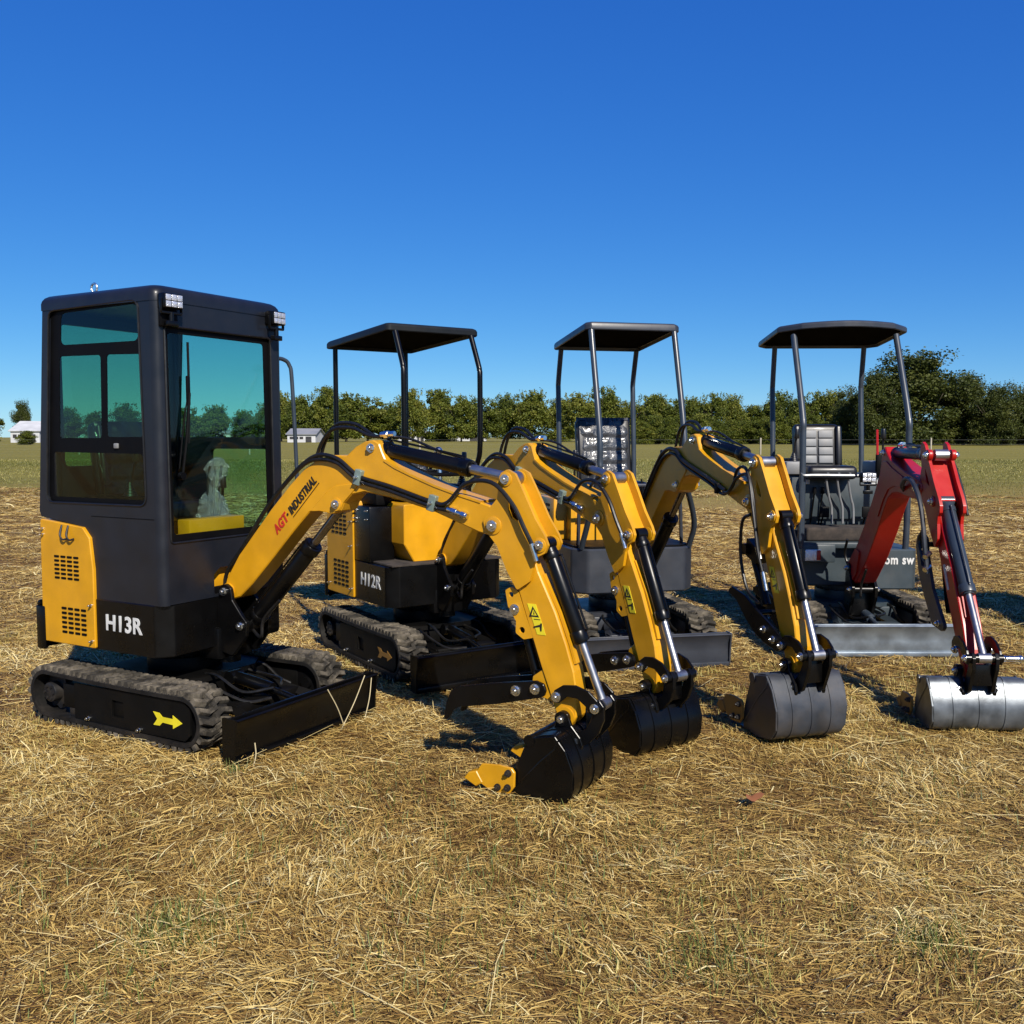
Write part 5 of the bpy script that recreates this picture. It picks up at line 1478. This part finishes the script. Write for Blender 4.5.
# ------------------------------------------------------------------ far buildings, fence
WHB = paint('white_siding', (.62, .63, .64), .7, dust=.1, scale=.4)
ROOF = paint('grey_roof', (.30, .31, .33), .6, dust=.2, scale=.3)
DKO = paint('dark_opening', (.03, .03, .035), .8, dust=.1, scale=1)
def barn(px0, px1, ytop, ybase_d, depth, label, eave=.62, roof=None):
    Yd = ybase_d; x0 = (px0 - 512) / F_PX * Yd; x1 = (px1 - 512) / F_PX * Yd; h_ = H_CAM + (437 - ytop) / F_PX * Yd
    e = empty('barn', ((x0 + x1) / 2, Yd, 0), 0, label, 'building', 'white buildings far across the field')
    w = (x1 - x0) / 2; ev = h_ * eave
    m = MB(); m.plate([(0, -.3), (depth, -.3), (depth, ev), (depth / 2, h_ - .15), (0, ev)], -w, w, axis='x') if False else None
    m.box(-w, w, 0, depth, -.3, ev)
    m.plate([(.0, ev), (depth, ev), (depth / 2, h_ - .2)], -w, w, axis='x')
    wl = m.build('wall', WHB, e)
    m = MB()
    for a, b_ in (((-.4, ev - .15), (depth / 2, h_)), ((depth / 2, h_), (depth + .4, ev - .15))):
        d = Vector((b_[0] - a[0], b_[1] - a[1])).normalized(); nv = Vector((-d.y, d.x)) * .2
        m.plate([a, b_, (b_[0] + nv.x, b_[1] + nv.y), (a[0] + nv.x, a[1] + nv.y)], -w - .4, w + .4, axis='x')
    m.build('roof', roof or ROOF, e)
    m = MB(); m.box(w * .30, w * .72, -.06, -.01, 0, ev * .72); m.build('door', DKO, e)
    for k in (-.7, -.35, 0):
        m = MB(); m.box(w * k - .5, w * k + .5, -.06, -.01, ev * .4, ev * .7); m.build('window', DKO, e)
    return e
barn(12, 41, 421.5, 250, 12, 'white gabled barn at the left edge of the picture beside the cab', .55, WHB)
barn(288, 316, 429, 262, 12, 'white building with a dark end beside the grab handle of the cab', .6)
barn(398, 428, 431.5, 345, 9, 'low white shed left of the post under the tree row', .7)
barn(440, 486, 432, 350, 9, 'long low white shed behind the tree trunks near the middle', .7)
barn(196, 232, 430, 340, 9, 'pale low building seen through the windshield of the cab', .7)
WOODP = paint('weathered_post', (.48, .43, .33), .8, dust=.2, scale=6)
fence = empty('wire_fence', (0, 80, 0), 0, 'thin wire fence with pale posts running across the field', 'fence')
Y0 = 80
for px in (-90, 80, 250, 420, 590, 760, 930, 1100):
    X = (px - 512) / F_PX * Y0
    m = MB(); m.cyl((X, 0, -.2), (X, 0, 1.38), .075, .065, seg=10, bev=.01); m.build('post', WOODP, fence)
WIRE = paint('fence_wire', (.33, .33, .30), .5, metal=.3, dust=.1)
for z in (.45, .85, 1.22):
    m = MB(); m.cyl((-60, 0.08, z), (60, 0.08, z), .0035, seg=5); m.build('wire', WIRE, fence)

# ------------------------------------------------------------------ light, sky, camera
SUN_EL, SUN_X, SUN_Y = 38.0, .36, -.933
w = bpy.data.worlds.new('World'); scene.world = w; w.use_nodes = True
nt = w.node_tree; bg = nt.nodes['Background']
sky = nt.nodes.new('ShaderNodeTexSky'); sky.sky_type = 'NISHITA'; sky.sun_disc = False
sky.sun_elevation = R(SUN_EL); sky.sun_rotation = math.atan2(SUN_X, SUN_Y)
sky.air_density = 1.0; sky.dust_density = 0.0; sky.ozone_density = 4.0; sky.altitude = 2500
hs = nt.nodes.new('ShaderNodeHueSaturation'); hs.inputs['Saturation'].default_value = 1.32
gm = nt.nodes.new('ShaderNodeGamma'); gm.inputs['Gamma'].default_value = .80
tm = nt.nodes.new('ShaderNodeMix'); tm.data_type = 'RGBA'; tm.blend_type = 'MULTIPLY'; tm.inputs['Factor'].default_value = 1; tm.inputs['B'].default_value = (.84, .90, 1.20, 1)
nt.links.new(sky.outputs[0], gm.inputs['Color']); nt.links.new(gm.outputs[0], hs.inputs['Color']); nt.links.new(hs.outputs[0], tm.inputs['A']); 
sp_ = nt.nodes.new('ShaderNodeSeparateColor'); cb_ = nt.nodes.new('ShaderNodeCombineColor'); nt.links.new(tm.outputs['Result'], sp_.inputs[0])
for ch_, (g_a, g_g) in enumerate(((.87, 1.08), (1.10, .96), (1.0, .575))):      # camera-like colour response of the sky
    m1_ = nt.nodes.new('ShaderNodeMath'); m1_.operation = 'MULTIPLY'; m1_.inputs[1].default_value = .115
    m2_ = nt.nodes.new('ShaderNodeMath'); m2_.operation = 'POWER'; m2_.inputs[1].default_value = g_g
    m3_ = nt.nodes.new('ShaderNodeMath'); m3_.operation = 'MULTIPLY'; m3_.inputs[1].default_value = g_a / .115
    nt.links.new(sp_.outputs[ch_], m1_.inputs[0]); nt.links.new(m1_.outputs[0], m2_.inputs[0]); nt.links.new(m2_.outputs[0], m3_.inputs[0]); nt.links.new(m3_.outputs[0], cb_.inputs[ch_])
nt.links.new(cb_.outputs[0], bg.inputs['Color'])
bg.inputs['Strength'].default_value = .115 / 2 ** .48
ld = bpy.data.lights.new('sun', 'SUN'); ld.energy = 5.0; ld.angle = R(.53); ld.color = (1.0, .93, .82)
lo = bpy.data.objects.new('sun', ld); link(lo)
el = R(SUN_EL); hx = math.cos(el); nrm = math.hypot(SUN_X, SUN_Y)
sdir = Vector((SUN_X / nrm * hx, SUN_Y / nrm * hx, math.sin(el)))
lo.rotation_euler = sdir.to_track_quat('Z', 'Y').to_euler(); lo.location = (5, -8, 12)

cam = bpy.data.cameras.new('camera'); cam.sensor_width = 36; cam.lens = 36 * F_PX / 1024; cam.clip_end = 6000; cam.clip_start = .05
co = bpy.data.objects.new('camera', cam); link(co)
co.location = (0, 0, H_CAM); co.rotation_euler = (math.pi / 2 - math.atan(75 / 960), 0, 0)
scene.camera = co
scene.view_settings.view_transform = 'Standard'; scene.view_settings.look = 'None'; scene.view_settings.exposure = .48; scene.view_settings.gamma = 1
scene.render.engine = 'CYCLES'
scene.cycles.transparent_max_bounces = 16
